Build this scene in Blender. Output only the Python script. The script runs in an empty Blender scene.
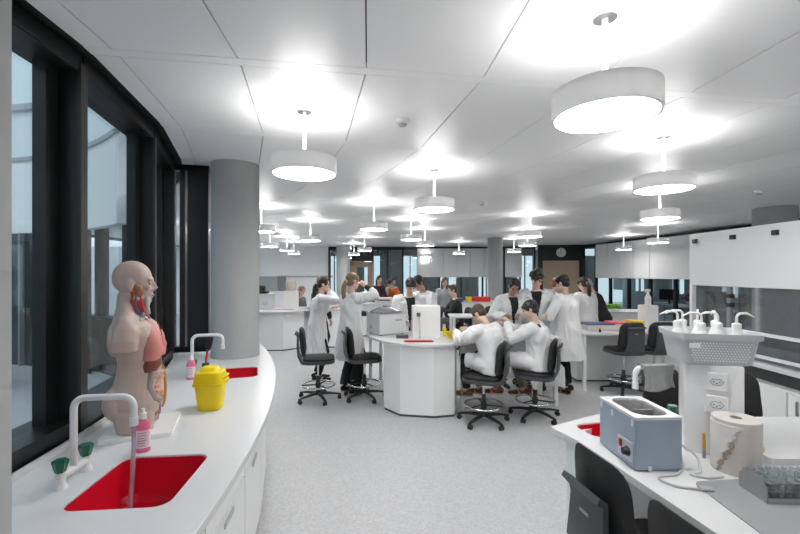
import bpy, bmesh, math, random
from mathutils import Vector, Matrix, noise
random.seed(7)
PI = math.pi
scene = bpy.context.scene
COL = scene.collection
V = Vector

# ------------------------------------------------------------------ materials
MATS = {}
def mat(name, col, rough=0.5, metal=0.0, vary=0.06, scale=14.0, bump=0.0, bscale=200.0, spec=0.5, sheen=0.0, coat=0.0):
    if name in MATS: return MATS[name]
    m = bpy.data.materials.new(name); m.use_nodes = True
    nt = m.node_tree; N = nt.nodes; L = nt.links
    b = N['Principled BSDF']
    b.inputs['Roughness'].default_value = rough
    b.inputs['Metallic'].default_value = metal
    b.inputs['Specular IOR Level'].default_value = spec
    if sheen: b.inputs['Sheen Weight'].default_value = sheen
    if coat: b.inputs['Coat Weight'].default_value = coat
    tc = N.new('ShaderNodeTexCoord')
    nz = N.new('ShaderNodeTexNoise'); nz.inputs['Scale'].default_value = scale; nz.inputs['Detail'].default_value = 4
    L.new(tc.outputs['Object'], nz.inputs['Vector'])
    mx = N.new('ShaderNodeMix'); mx.data_type = 'RGBA'
    mx.inputs[6].default_value = (*[max(0, c*(1-vary)) for c in col], 1)
    mx.inputs[7].default_value = (*[min(1, c*(1+vary)) for c in col], 1)
    L.new(nz.outputs['Fac'], mx.inputs[0]); L.new(mx.outputs[2], b.inputs['Base Color'])
    if bump:
        n2 = N.new('ShaderNodeTexNoise'); n2.inputs['Scale'].default_value = bscale; n2.inputs['Detail'].default_value = 3
        L.new(tc.outputs['Object'], n2.inputs['Vector'])
        bp = N.new('ShaderNodeBump'); bp.inputs['Strength'].default_value = bump; bp.inputs['Distance'].default_value = 0.01
        L.new(n2.outputs['Fac'], bp.inputs['Height']); L.new(bp.outputs['Normal'], b.inputs['Normal'])
    MATS[name] = m
    return m

def emat(name, col, strength):
    m = bpy.data.materials.new(name); m.use_nodes = True
    b = m.node_tree.nodes['Principled BSDF']
    b.inputs['Base Color'].default_value = (.9, .9, .9, 1)
    b.inputs['Emission Color'].default_value = (*col, 1)
    b.inputs['Emission Strength'].default_value = strength
    MATS[name] = m
    return m

def glassmat(name, tint, ior=1.5, rough=0.0, opac=0.0, dirt=(0.6, 0.65, 0.67)):
    """thin pane: what passes is tinted, what bounces follows Fresnel; opac = share of a milky/smoky body"""
    m = bpy.data.materials.new(name); m.use_nodes = True
    nt = m.node_tree; N = nt.nodes; L = nt.links
    for n in list(N):
        if n.type != 'OUTPUT_MATERIAL': N.remove(n)
    out = [n for n in N if n.type == 'OUTPUT_MATERIAL'][0]
    tr = N.new('ShaderNodeBsdfTransparent'); tr.inputs[0].default_value = (*tint, 1)
    gl = N.new('ShaderNodeBsdfGlossy'); gl.inputs['Roughness'].default_value = rough
    fr = N.new('ShaderNodeFresnel'); 
    ge = N.new('ShaderNodeNewGeometry'); mi = N.new('ShaderNodeMix'); mi.data_type = 'FLOAT'
    mi.inputs[2].default_value = ior; mi.inputs[3].default_value = 1/ior
    L.new(ge.outputs['Backfacing'], mi.inputs[0]); L.new(mi.outputs[0], fr.inputs['IOR'])
    df = N.new('ShaderNodeBsdfDiffuse'); df.inputs[0].default_value = (*dirt, 1)
    m0 = N.new('ShaderNodeMixShader'); m0.inputs[0].default_value = opac
    L.new(tr.outputs[0], m0.inputs[1]); L.new(df.outputs[0], m0.inputs[2])
    m1 = N.new('ShaderNodeMixShader')
    L.new(fr.outputs[0], m1.inputs[0]); L.new(m0.outputs[0], m1.inputs[1]); L.new(gl.outputs[0], m1.inputs[2])
    L.new(m1.outputs[0], out.inputs[0])
    MATS[name] = m
    return m

# ------------------------------------------------------------------ mesh builder
def frame_from(d):
    d = V(d).normalized()
    u = V((0, 0, 1)) if abs(d.z) < 0.95 else V((0, 1, 0))
    x = d.cross(u).normalized()
    return x, x.cross(d).normalized()

class MB:
    def __init__(s): s.bm = bmesh.new()
    def box(s, c, size, rz=0.0, bev=0.0, M=None, seg=2):
        mtx = Matrix.Translation(V(c)) @ Matrix.Rotation(rz, 4, 'Z')
        if M is not None: mtx = M @ mtx
        r = bmesh.ops.create_cube(s.bm, size=1.0, matrix=mtx @ Matrix.Diagonal((*size, 1)))
        if bev:
            es = {e for v in r['verts'] for e in v.link_edges}
            bmesh.ops.bevel(s.bm, geom=list(es), offset=bev, segments=seg, affect='EDGES', profile=0.5, clamp_overlap=True)
        return s
    def bar(s, a, b, w, h):
        a, b = V(a), V(b); d = b-a
        x, y = frame_from(d)
        M = Matrix(((x.x, d.x, y.x, 0), (x.y, d.y, y.y, 0), (x.z, d.z, y.z, 0), (0, 0, 0, 1)))
        M = Matrix.Translation((a+b)/2) @ M @ Matrix.Diagonal((w, 1, h, 1))
        bmesh.ops.create_cube(s.bm, size=1.0, matrix=M); return s
    def rings(s, rings, cap=True, closed=False):
        vs = [[s.bm.verts.new(p) for p in r] for r in rings]
        n = len(vs[0]); k = len(vs)
        for i in range(k if closed else k-1):
            a, b = vs[i], vs[(i+1) % k]
            for j in range(n):
                s.bm.faces.new((a[j], a[(j+1) % n], b[(j+1) % n], b[j]))
        if cap and not closed:
            s.bm.faces.new(vs[0][::-1]); s.bm.faces.new(vs[-1])
        return s
    def tube(s, pts, rad, n=10, cap=True, closed=False):
        pts = [V(p) for p in pts]
        if not hasattr(rad, '__len__'): rad = [rad]*len(pts)
        k = len(pts); T = []
        for i in range(k):
            a = pts[(i-1) % k] if (closed or i > 0) else pts[i]
            b = pts[(i+1) % k] if (closed or i < k-1) else pts[i]
            T.append((b-a).normalized())
        x, y = frame_from(T[0]); R = []
        for i in range(k):
            t = T[i]
            x = (x - t*x.dot(t)).normalized(); y = t.cross(x)
            R.append([pts[i] + (x*math.cos(2*PI*j/n) + y*math.sin(2*PI*j/n))*rad[i] for j in range(n)])
        return s.rings(R, cap, closed)
    def lathe(s, prof, c=(0, 0, 0), n=24, M=None, cap=True):
        R = []
        for r, z in prof:
            r = max(r, 1e-4)
            ring = [V((r*math.cos(2*PI*j/n), r*math.sin(2*PI*j/n), z)) for j in range(n)]
            if M is not None: ring = [M @ p for p in ring]
            R.append([p+V(c) for p in ring])
        return s.rings(R, cap)
    def ell(s, c, r, axes=None, u=14, v=9):
        A = axes or (V((1, 0, 0)), V((0, 1, 0)), V((0, 0, 1)))
        R = []
        for i in range(v+1):
            ph = PI*i/v; ph = min(max(ph, .06), PI-.06)
            R.append([V(c) + A[0]*(r[0]*math.sin(ph)*math.cos(2*PI*j/u)) + A[1]*(r[1]*math.sin(ph)*math.sin(2*PI*j/u)) - A[2]*(r[2]*math.cos(ph)) for j in range(u)])
        return s.rings(R)
    def loft(s, secs, n=18, power=2.0):
        """secs: (center, ax vector, ay vector) with the radii in the vectors' lengths"""
        R = []
        for c, ax, ay in secs:
            ring = []
            for j in range(n):
                a = 2*PI*j/n; ca, sa = math.cos(a), math.sin(a)
                e = 2.0/power
                ring.append(V(c)+V(ax)*(math.copysign(abs(ca)**e, ca))+V(ay)*(math.copysign(abs(sa)**e, sa)))
            R.append(ring)
        return s.rings(R)
    def slab(s, outer, holes, z0, z1):
        """flat plate with real holes"""
        bm2 = bmesh.new(); edges = []
        for loop in [outer]+list(holes):
            vs = [bm2.verts.new((p[0], p[1], z0)) for p in loop]
            for i in range(len(vs)): edges.append(bm2.edges.new((vs[i], vs[(i+1) % len(vs)])))
        bmesh.ops.triangle_fill(bm2, use_beauty=True, use_dissolve=False, edges=edges)
        g = bmesh.ops.extrude_face_region(bm2, geom=list(bm2.faces))
        for v in [e for e in g['geom'] if isinstance(e, bmesh.types.BMVert)]: v.co.z = z1
        bmesh.ops.recalc_face_normals(bm2, faces=list(bm2.faces))
        me = bpy.data.meshes.new('t'); bm2.to_mesh(me); bm2.free(); s.bm.from_mesh(me); bpy.data.meshes.remove(me)
        return s
    def prism(s, poly, z0, z1): return s.slab(poly, [], z0, z1)
    def xf(s, M):
        bmesh.ops.transform(s.bm, matrix=M, verts=list(s.bm.verts)); return s
    def build(s, name, m, parent=None, smooth=False, bev=0.0, recalc=True, angle=None):
        if recalc: bmesh.ops.recalc_face_normals(s.bm, faces=list(s.bm.faces))
        me = bpy.data.meshes.new(name); s.bm.to_mesh(me); s.bm.free()
        o = bpy.data.objects.new(name, me); COL.objects.link(o)
        if m is not None: me.materials.append(m)
        if smooth:
            for p in me.polygons: p.use_smooth = True
            if angle is None: angle = 40
            try:
                me.set_sharp_from_angle(angle=math.radians(angle))
            except Exception: pass
        if bev:
            md = o.modifiers.new('bevel', 'BEVEL'); md.width = bev; md.segments = 2; md.limit_method = 'ANGLE'; md.angle_limit = math.radians(50)
        if parent is not None: o.parent = parent
        return o

def tag(o, label=None, cat=None, group=None, kind=None):
    if label: o['label'] = label
    if cat: o['category'] = cat
    if group: o['group'] = group
    if kind: o['kind'] = kind
    return o
def thing(name, label, cat, loc=(0, 0, 0), rz=0.0, group=None):
    o = bpy.data.objects.new(name, None); COL.objects.link(o); o.empty_display_size = .1
    o.location = loc; o.rotation_euler = (0, 0, rz)
    return tag(o, label, cat, group)
def struct(o, label=None, cat=None): return tag(o, label, cat, kind='structure')
def dup(root, label=None, loc=None, rz=None, group=None):
    r = root.copy(); COL.objects.link(r)
    if loc is not None: r.location = loc
    if rz is not None: r.rotation_euler = (0, 0, rz)
    if label: r['label'] = label
    if group: r['group'] = group
    def rec(src, dst):
        for ch in src.children:
            c = ch.copy(); COL.objects.link(c); c.parent = dst; rec(ch, c)
    rec(root, r)
    return r
def rrect(cx, cy, w, h, r, rz=0.0, n=5):
    pts = []
    for qx, qy, a0 in ((1, 1, 0), (-1, 1, 90), (-1, -1, 180), (1, -1, 270)):
        for i in range(n+1):
            a = math.radians(a0+90*i/n)
            pts.append((qx*(w/2-r)+r*math.cos(a), qy*(h/2-r)+r*math.sin(a)))
    c, s_ = math.cos(rz), math.sin(rz)
    return [(cx+x*c-y*s_, cy+x*s_+y*c) for x, y in pts]
def rpoly(poly, r, n=4):
    """polygon with rounded corners; r a number or a list"""
    out = []; k = len(poly)
    for i in range(k):
        p, a, b = V((*poly[i], 0)), V((*poly[i-1], 0)), V((*poly[(i+1) % k], 0))
        ri = r[i] if hasattr(r, '__len__') else r
        da, db = a-p, b-p
        ra = min(ri, da.length*.45); rb = min(ri, db.length*.45)
        if ri <= 0: out.append((p.x, p.y)); continue
        p0, p2 = p+da.normalized()*ra, p+db.normalized()*rb
        for j in range(n+1):
            t = j/n
            q = p0*(1-t)**2+p*2*t*(1-t)+p2*t*t
            out.append((q.x, q.y))
    return out
def inset(poly, d):
    """shrink a polygon (ccw) inwards by d"""
    area = sum(poly[i-1][0]*poly[i][1]-poly[i][0]*poly[i-1][1] for i in range(len(poly)))
    sg = 1 if area > 0 else -1
    out = []; k = len(poly)
    for i in range(k):
        p, a, b = V(poly[i]), V(poly[i-1]), V(poly[(i+1) % k])
        e1 = (p-a).normalized(); e2 = (b-p).normalized()
        n1 = V((-e1.y, e1.x))*sg; n2 = V((-e2.y, e2.x))*sg
        m = n1+n2
        q = p+m*(d/max(.3, 1+n1.dot(n2)))
        out.append((q.x, q.y))
    return out

# ------------------------------------------------------------------ camera: eye 1.75 m up, level, rising front by a few pixels
F = 410.0
cam = bpy.data.cameras.new('camera'); co = bpy.data.objects.new('camera', cam); COL.objects.link(co)
cam.sensor_width = 36; cam.lens = F/800*36; cam.shift_y = 6/800; cam.clip_start = .05; cam.clip_end = 200
EYE = 1.75
co.location = (0, 0, EYE); co.rotation_euler = (PI/2, 0, 0)
scene.camera = co
vs = scene.view_settings
vs.view_transform = 'Standard'; vs.look = 'None'; vs.gamma = 1; vs.use_curve_mapping = False
vs.exposure = 0.46
CEIL = 2.87
# plan of the building: the round atrium's centre, and its sector
CX, CY = -8.96, 0.95
SEC = 8.17; TH0 = 8.6
def pol(r, deg, z=0.0):
    a = math.radians(deg); return V((CX+r*math.cos(a), CY+r*math.sin(a), z))
def pol2(r, deg): p = pol(r, deg); return (p.x, p.y)

# ------------------------------------------------------------------ shared materials
WHITE = mat('white_laminate', (.80, .80, .80), .38, vary=.015)
WHITE2 = mat('white_lacquer', (.82, .83, .83), .3, vary=.02)
SOLID = mat('white_worktop', (.66, .665, .675), .33, vary=.015, scale=4)
GREYLAM = mat('pale_grey_laminate', (.72, .72, .73), .42, vary=.02, scale=3)
BLACKF = mat('black_frame', (.010, .011, .012), .35, vary=.2)
DARKALU = mat('dark_bronze_aluminium', (.05, .048, .047), .4, .5, vary=.1)
CHROME = mat('chrome', (.75, .75, .76), .16, 1.0, vary=.02)
STEEL = mat('brushed_steel', (.52, .52, .52), .3, 1.0, vary=.08, scale=60)
CHARC = mat('charcoal_plastic', (.060, .064, .070), .45, vary=.06)
BLACKP = mat('black_plastic', (.014, .014, .015), .5, vary=.1)
BLACKFOAM = mat('black_foam', (.014, .014, .015), .62, vary=.12, bump=.12, bscale=300)
RED = mat('red_sink_resin', (.60, .003, .022), .35, vary=.05)
GREEN = mat('green_knob', (.0, .105, .055), .3, vary=.06)
WPLAST = mat('white_plastic', (.80, .80, .80), .35, vary=.02)
CLEAR = glassmat('clear_glass', (.95, .97, .97), 1.45)
# ================================================================== SHELL
def concrete():
    m = mat('fair_faced_concrete', (.40, .41, .41), .75, vary=.10, scale=3.0, bump=.10, bscale=60)
    return m
CONC = concrete()
def floor_mat():
    m = mat('speckled_floor', (.51, .515, .53), .42, vary=.02, scale=1.5, spec=.4)
    nt = m.node_tree; N = nt.nodes; L = nt.links; b = N['Principled BSDF']
    tc = [n for n in N if n.type == 'TEX_COORD'][0]
    vo = N.new('ShaderNodeTexVoronoi'); vo.inputs['Scale'].default_value = 70
    L.new(tc.outputs['Object'], vo.inputs['Vector'])
    cr = N.new('ShaderNodeValToRGB'); cr.color_ramp.elements[0].position = .0; cr.color_ramp.elements[1].position = 1
    cr.color_ramp.elements[0].color = (.80, .80, .80, 1); cr.color_ramp.elements[1].color = (1.12, 1.12, 1.12, 1)
    sep = N.new('ShaderNodeSeparateColor'); L.new(vo.outputs['Color'], sep.inputs[0]); L.new(sep.outputs[0], cr.inputs[0])
    old = b.inputs['Base Color'].links[0].from_socket
    mx = N.new('ShaderNodeMix'); mx.data_type = 'RGBA'; mx.blend_type = 'MULTIPLY'; mx.inputs[0].default_value = .6
    L.new(old, mx.inputs[6]); L.new(cr.outputs[0], mx.inputs[7]); L.new(mx.outputs[2], b.inputs['Base Color'])
    return m
struct(MB().box((0, 7, -.05), (44, 36, .1)).build('floor', floor_mat()))

# ---- ceiling: metal panels laid in sectors round the atrium, dark gaps between
CEILM = mat('white_metal_ceiling', (.90, .90, .905), .37, vary=.01, scale=1.0, bump=.04, bscale=2.2, spec=.65)
cb = MB(); r_j = [7.47, 7.6, 8.2]
while r_j[-1] < 24: r_j.append(r_j[-1]+.67)
gap = .0035
def quad(bm, pts):
    bm.faces.new([bm.verts.new(p) for p in pts])
for k in range(-6, 10):
    t0, t1 = TH0+SEC*k, TH0+SEC*(k+1)
    def at_r(r, t, off):
        # point on the sector's chord frame; off = tangential distance from the joint line
        a = math.radians(t); p = pol(r, t, CEIL); tg = V((-math.sin(a), math.cos(a), 0))
        return p+tg*off
    for i in range(len(r_j)-1):
        ra, rb = r_j[i]+gap, r_j[i+1]-gap
        quad(cb.bm, [at_r(ra, t0, .04), at_r(rb, t0, .04), at_r(rb, t1, -.04), at_r(ra, t1, -.04)])
    quad(cb.bm, [at_r(7.47, t0, -.036), at_r(24.2, t0, -.036), at_r(24.2, t0, .036), at_r(7.47, t0, .036)])
bmesh.ops.recalc_face_normals(cb.bm, faces=list(cb.bm.faces))
for f in cb.bm.faces:
    if f.normal.z > 0: f.normal_flip()
g = bmesh.ops.extrude_face_region(cb.bm, geom=list(cb.bm.faces))
for v in [e for e in g['geom'] if isinstance(e, bmesh.types.BMVert)]: v.co.z += .03
ceiling = struct(cb.build('ceiling', CEILM))
cb = MB()
for t in range(-45, 95, 5):
    R = [[pol(7.25, t, z), pol(26, t, z), pol(26, t+5, z), pol(7.25, t+5, z)] for z in (CEIL+.035, CEIL+.10)]
    cb.rings(R)
struct(cb.build('ceiling_void', mat('ceiling_void_black', (.02, .02, .02), .8)))

# ---- round facade to the atrium: one window per sector
PANE = glassmat('facade_glass', (.93, .96, .97), 1.55)
R_IN, R_OUT = 7.40, 7.27
THF, SECF = 9.3, 8.4
for i, k in enumerate(range(-4, 9)):
    t0, t1 = THF+SECF*k, THF+SECF*(k+1)
    root = struct(thing('window_%d' % (i+1), None, None)); fm = MB()
    hw = math.degrees(.03/7.3)
    def radial(mb, t, w, ra, rb, z0, z1):
        a = math.radians(t); c = pol((ra+rb)/2, t, (z0+z1)/2)
        mb.box(c, (rb-ra, w, z1-z0), rz=a)
    def along(mb, r, dr, z0, z1, e=0.0):
        a, b = pol(r, t0+e), pol(r, t1-e)
        d = b-a; mb.box(((a.x+b.x)/2, (a.y+b.y)/2, (z0+z1)/2), (d.length, dr, z1-z0), rz=math.atan2(d.y, d.x))
    radial(fm, t0, .055, R_OUT-.03, R_IN-.012, .93, CEIL+.02)
    along(fm, 7.30, .20, 2.80, CEIL+.02)           # head
    along(fm, 7.29, .22, .93, 1.00)           # sill
    for e in (math.degrees(.075/7.27), SECF-math.degrees(.075/7.27)): radial(fm, t0+e, .09, R_OUT-.03, R_OUT+.03, .99, 2.81)
    fm.build('window_frame', BLACKF, root)
    cap = MB(); radial(cap, t0, .058, R_IN-.012, R_IN+.005, .93, CEIL-.03); cap.build('mullion_cap', DARKALU, root)
    tr = MB(); along(tr, 7.385, .02, 2.795, 2.83); tr.build('head_trim', DARKALU, root)
    gp = MB(); along(gp, 7.27, .012, .99, 2.81, .9); gp.build('glass_pane', PANE, root)
    bp = MB(); along(bp, 7.33, .12, .0, .93); bp.build('parapet', BLACKF, root)
# black glazed screen between the facade and the concrete column
scr = struct(thing('window_20', None, None)); a, b = pol(7.36, 26.6), pol(7.73, 26.0); d = b-a; ang = math.atan2(d.y, d.x); fm = MB()
for f, w_ in ((.04, .06), (.33, .05), (.72, .20)): fm.box((a+d*f)+V((0, 0, 1.9)), (w_, .10, 1.94), rz=ang)
for z in (.96, 2.84): fm.box((a+b)/2+V((0, 0, z)), (d.length, .10, .06), rz=ang)
fm.build('window_frame', BLACKF, scr); MB().box((a+b)/2+V((0, 0, 1.9)), (d.length, .01, 1.86), rz=ang).build('glass_pane', PANE, scr)
# ---- the atrium beyond: white balcony ring, dark glazing under it, roof beams
WB = mat('atrium_white_render', (.84, .86, .87), .6, vary=.03)
ring = MB()
def cyl_band(mb, r, z0, z1, a0, a1, th=.15, step=3):
    inn = [pol2(r, t) for t in range(a0, a1+1, step)]; out = [pol2(r+th, t) for t in range(a1, a0-1, -step)]
    mb.prism(inn+out, z0, z1)
cyl_band(ring, 7.02, 2.50, 3.85, 48, 300)
struct(ring.build('wall_atrium_balcony', WB))
ring = MB(); cyl_band(ring, 7.45, 3.85, 6.6, 0, 360, .1)
struct(ring.build('wall_atrium_upper', mat('atrium_grey_panel', (.74, .80, .83), .6)))
ring = MB(); cyl_band(ring, 7.06, 0, 2.5, 60, 300, .1)
struct(ring.build('wall_atrium_lower', mat('atrium_dark_glazing', (.05, .055, .06), .12, spec=.8)))
for j, t in enumerate(range(0, 180, 20)):
    a, b = pol(7.4, t, 6.5), pol(7.4, t+180, 6.5)
    struct(MB().bar(a, b, .16, .35).build('trim_%d' % (j+1), WB))
ring = MB(); cyl_band(ring, 7.35, 5.0, 5.12, 30, 300, .08); cyl_band(ring, 6.98, 3.85, 3.92, 48, 300, .08)
struct(ring.build('trim_21', mat('atrium_steel_grey', (.32, .36, .38), .5)))
fi = MB()
for t in range(63, 200, 6): fi.box(pol(7.03, t, 1.25), (.1, .05, 2.5), rz=math.radians(t))
struct(fi.build('trim_20', mat('atrium_grey_post', (.25, .27, .28), .5)))
struct(MB().box((CX+1.5, CY+4.5, .45), (3.0, 1.4, .9), rz=.4, bev=.03).build('trim_22', WB))

# ---- columns
def column(x, y, r, label, name='column'):
    return struct(MB().lathe([(r, 0), (r, CEIL+.02)], (x, y, 0), 48).build(name, CONC, smooth=True), label, 'column')
column(*pol2(7.97, 24.5), .235, 'round concrete column standing through the curved sink counter')
column(*pol2(7.95, -1.6), .235, 'concrete column cut by the left edge of the photo')
column(3.04, 13.1, .235, 'round concrete column between the white wall cupboards at the back')
column(-2.3, 16.6, .27, 'round concrete column beside the wooden door at the back')
column(6.45, 7.06, .30, 'dark concrete column behind the fume cupboard')

# ---- outer walls
WALLP = mat('white_wall_paint', (.82, .83, .84), .65, vary=.02)
TIMBER = mat('pale_oak_veneer', (.36, .27, .19), .5, vary=.12, scale=6)
BG = glassmat('partition_glass', (.62, .68, .70), 1.5)
DKWALL = mat('black_wall_panel', (.018, .019, .021), .45, vary=.1)
def wall_seg(name, a, b, z0, z1, m, th=.12, parent=None):
    a, b = V((*a, 0)), V((*b, 0)); d = b-a; n = V((d.y, -d.x, 0)).normalized()*(-th/2)   # thickness goes behind
    c = (a+b)/2+n
    return MB().box((c.x, c.y, (z0+z1)/2), (d.length, th, z1-z0), rz=math.atan2(d.y, d.x)).build(name, m, parent)
struct(wall_seg('wall_back', (-24, 17.4), (-2.95, 17.4), 0, CEIL, WALLP))
struct(wall_seg('wall_back', (-3.0, 17.42), (-2.25, 17.42), 2.72, CEIL, DKWALL))
struct(wall_seg('wall_rear', (6.5, -3.5), (-4.0, -3.5), 0, CEIL, WALLP))
struct(wall_seg('wall_right', (6.8, 1.0), (6.5, -3.5), 0, CEIL, WALLP))
struct(wall_seg('wall_back', (-2.05, 17.4), (-1.15, 17.4), 2.25, CEIL, DKWALL))
struct(wall_seg('wall_back', (5.55, 16.5), (7.25, 16.2), 0, CEIL, DKWALL))
WN = [20]
def glazing(a, b, n, z0=.05, z1=CEIL-.02, m=BG, post=.07, mid=None):
    WN[0] += 1
    root = struct(thing('window_%d' % WN[0], None, None)); a, b = V((*a, 0)), V((*b, 0)); d = b-a; ang = math.atan2(d.y, d.x)
    fm = MB()
    for i in range(n+1):
        p = a+d*(i/n); fm.box((p.x, p.y, (z0+z1)/2), (post, .10, z1-z0), rz=ang)
    for z in [z0+.04, z1-.06]+(mid or []):
        c = (a+b)/2; fm.box((c.x, c.y, z), (d.length, .10, .08 if z < z1-.1 else .14), rz=ang)
    fm.build('window_frame', BLACKF, root)
    for i in range(n):
        p = a+d*((i+.5)/n); MB().box((p.x, p.y, (z0+z1)/2), (d.length/n-post, .012, z1-z0-.1), rz=ang).build('glass_pane', m, root)
    return root
glazing((-3.0, 17.4), (-2.6, 17.4), 1)
glazing((-1.15, 17.4), (.75, 17.4), 3)
glazing((.75, 17.4), (4.4, 17.3), 4)
glazing((4.45, 17.25), (5.55, 16.9), 2)
glazing((7.25, 16.2), (7.5, 14.6), 2)
glazing((7.5, 14.6), (8.1, 8.6), 6)
glazing((8.1, 8.6), (8.3, 1.2), 6)
# the room and outer windows behind the glass walls
SHELL2 = mat('far_room_grey', (.30, .32, .33), .7, vary=.05)
def outer_wall(name, a, b, n, z0=.9, z1=2.5, frac=.62):
    a, b = V((*a, 0)), V((*b, 0)); d = b-a; ang = math.atan2(d.y, d.x); mb = MB(); c = (a+b)/2
    mb.box((c.x, c.y, z0/2), (d.length, .15, z0), rz=ang); mb.box((c.x, c.y, (z1+CEIL+.1)/2), (d.length, .15, CEIL+.1-z1), rz=ang)
    L_ = d.length/n
    for i in range(n+1):
        p = a+d*(i/n); mb.box((p.x, p.y, (z0+z1)/2), (L_*(1-frac), .15, z1-z0), rz=ang)
        if i < n:
            p = a+d*((i+.5)/n); mb.box((p.x, p.y, (z0+z1)/2), (.05, .08, z1-z0), rz=ang)
    return struct(mb.build(name, SHELL2))
outer_wall('wall_outer_back', (-8, 20.6), (9, 20.2), 9, .5, 2.6, .42)
outer_wall('wall_outer_right', (11.2, 20.5), (12.2, -2), 9, .9, 2.5, .34)

# ---- back: door with timber frame, clock wall, exit sign
door = struct(thing('door_1', None, None, (-1.6, 17.38, 0)))
dm = MB()
for x in (-.40, .40): dm.box((x, -.03, 1.1), (.14, .10, 2.2))
dm.box((0, -.03, 2.16), (.94, .10, .12)); dm.build('door_frame', TIMBER, door)
dl = MB()
for x in (-.28, .28): dl.box((x, -.02, 1.05), (.10, .05, 2.1))
dl.box((0, -.02, .15), (.5, .05, .3)); dl.box((0, -.02, 2.05), (.5, .05, .1)); dl.build('door_leaf', TIMBER, door)
MB().box((0, -.02, 1.15), (.48, .012, 1.75)).build('glass_pane', BG, door)
MB().bar((.25, -.06, 1.0), (.25, -.06, 1.15), .02, .03).build('door_handle', STEEL, door)
d2 = struct(thing('door_2', None, None, (6.35, 16.30, 0), math.atan2(-.3, 1.7)))
MB().box((.03, -.045, 1.12), (1.36, .05, 2.24), bev=.004).build('door_leaf', mat('oak_door_board', (.47, .36, .26), .5, vary=.08, scale=5), d2)
MB().bar((-.55, -.09, .98), (-.42, -.09, .98), .02, .02).build('door_handle', STEEL, d2)
ck = thing('wall_clock', 'round white-faced wall clock with black rim above the oak door', 'clock', (6.38, 16.25, 2.56), math.atan2(-.3, 1.7))
RX = Matrix.Rotation(PI/2, 4, 'X')
MB().lathe([(.0, -.02), (.26, -.02), (.26, .05), (.20, .055), (.187, .035), (0, .035)], n=36, M=RX).build('clock_case', BLACKP, ck, True)
MB().lathe([(0, .035), (.185, .035), (.185, .041), (0, .041)], n=36, M=RX).build('clock_face', WPLAST, ck)
h = MB()
for i in range(12):
    a = i*PI/6; h.bar((.15*math.sin(a), -.043, .15*math.cos(a)), (.175*math.sin(a), -.043, .175*math.cos(a)), .012, .004)
h.build('hour_marks', BLACKP, ck)
MB().bar((0, -.046, 0), (-.05, -.046, -.09), .018, .004).build('hour_hand', BLACKP, ck)
MB().bar((0, -.05, 0), (-.02, -.05, .15), .012, .004).build('minute_hand', BLACKP, ck)
ex = thing('exit_sign', 'small dark green exit sign hanging over the glass doors', 'sign', (-.78, 17.2, 2.62))
MB().box((0, 0, 0), (.36, .05, .18), bev=.004).build('sign_box', mat('exit_green', (.0, .06, .04), .4), ex)
pm = MB(); pm.ell((-.06, -.027, .05), (.016, .003, .016)); pm.bar((-.06, -.027, .03), (-.07, -.027, -.02), .02, .004)
pm.bar((-.07, -.027, -.02), (-.10, -.027, -.06), .012, .004); pm.bar((-.07, -.027, -.02), (-.04, -.027, -.05), .012, .004); pm.bar((-.09, -.027, .02), (-.03, -.027, .0), .01, .004)
pm.bar((.02, -.027, 0), (.11, -.027, 0), .016, .004); pm.bar((.11, -.027, 0), (.08, -.027, .03), .014, .004); pm.bar((.11, -.027, 0), (.08, -.027, -.03), .014, .004)
pm.build('pictogram', mat('exit_sign_white', (.45, .6, .52), .4), ex)
for z in (-.15, .15): pass
MB().tube([(0, 0, .08), (0, 0, CEIL-2.62)], .008).build('rod', BLACKP, ex)

# ---- white wall cupboards hung along the back and right walls
def cupboard(p, ang, w, label, z0=1.58, z1=2.76, group=None):
    r = thing('wall_cupboard', label, 'cupboard', (p[0], p[1], z0), ang, group)
    MB().box((0, -.17, (z1-z0)/2), (w-.012, .32, z1-z0)).build('carcass', GREYLAM, r)
    MB().box((0, -.342, (z1-z0)/2), (w-.022, .02, z1-z0-.012), bev=.002).build('door', GREYLAM, r)
    MB().box((0, -.36, .012), (.14, .014, .016)).build('handle', STEEL, r)
    return r
ordn = ['first', 'second', 'third', 'fourth', 'fifth', 'sixth']
def run(a, b, n, desc):
    a, b = V((*a, 0)), V((*b, 0)); d = b-a
    for i in range(n):
        p = a+d*((i+.5)/n); cupboard(p, math.atan2(d.y, d.x), d.length/n, desc % ordn[i])
run((.72, 17.3), (4.0, 17.2), 6, 'pale grey wall cupboard left of the concrete column, %s from the glass doors')
run((4.4, 17.2), (5.05, 17.05), 1, 'single pale grey wall cupboard right of the concrete column%.0s')
run((7.35, 14.75), (7.85, 11.6), 5, 'pale grey wall cupboard on the right wall, %s from the oak door')
run((7.85, 11.6), (8.05, 8.9), 3, 'pale grey wall cupboard behind the fume cupboard panel, %s after the long run')
# coat rail on the left back wall
cr = thing('coat_rail', 'grey coat rail with hooks on the white back wall', 'coat rail', (-4.0, 17.4, 1.60))
MB().box((0, -.03, 0), (2.3, .03, .07)).build('rail', mat('rail_grey', (.42, .43, .44), .5), cr)
for i in range(9):
    MB().tube([(-1.06+i*.265, -.045, .0), (-1.06+i*.265, -.11, -.04), (-1.06+i*.265, -.12, .0)], .010, 6).build('hook', STEEL, cr)
for i, (x, L1) in enumerate(((-4.55, .55), (-4.0, .6), (-3.6, .6))):
    t = MB(); t.tube([(x, 17.28, 1.575), (x-.03, 17.28, 1.50), (x-.10, 17.29, 1.575-L1), (x+.02, 17.29, 1.575-L1+.04), (x+.06, 17.29, 1.48), (x, 17.28, 1.575)], .012, 6)
    tag(t.build('hanging_cord', WPLAST), 'looped white cord on the coat rail, %s from the left' % ordn[i], 'cord', 'cords on the coat rail')
hatch = struct(thing('window_40', None, None, (-5.75, 17.4, 1.0)))
MB().box((0, -.02, .3), (1.1, .04, .62)).build('shutter', mat('hatch_grey', (.36, .37, .38), .5), hatch)
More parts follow.
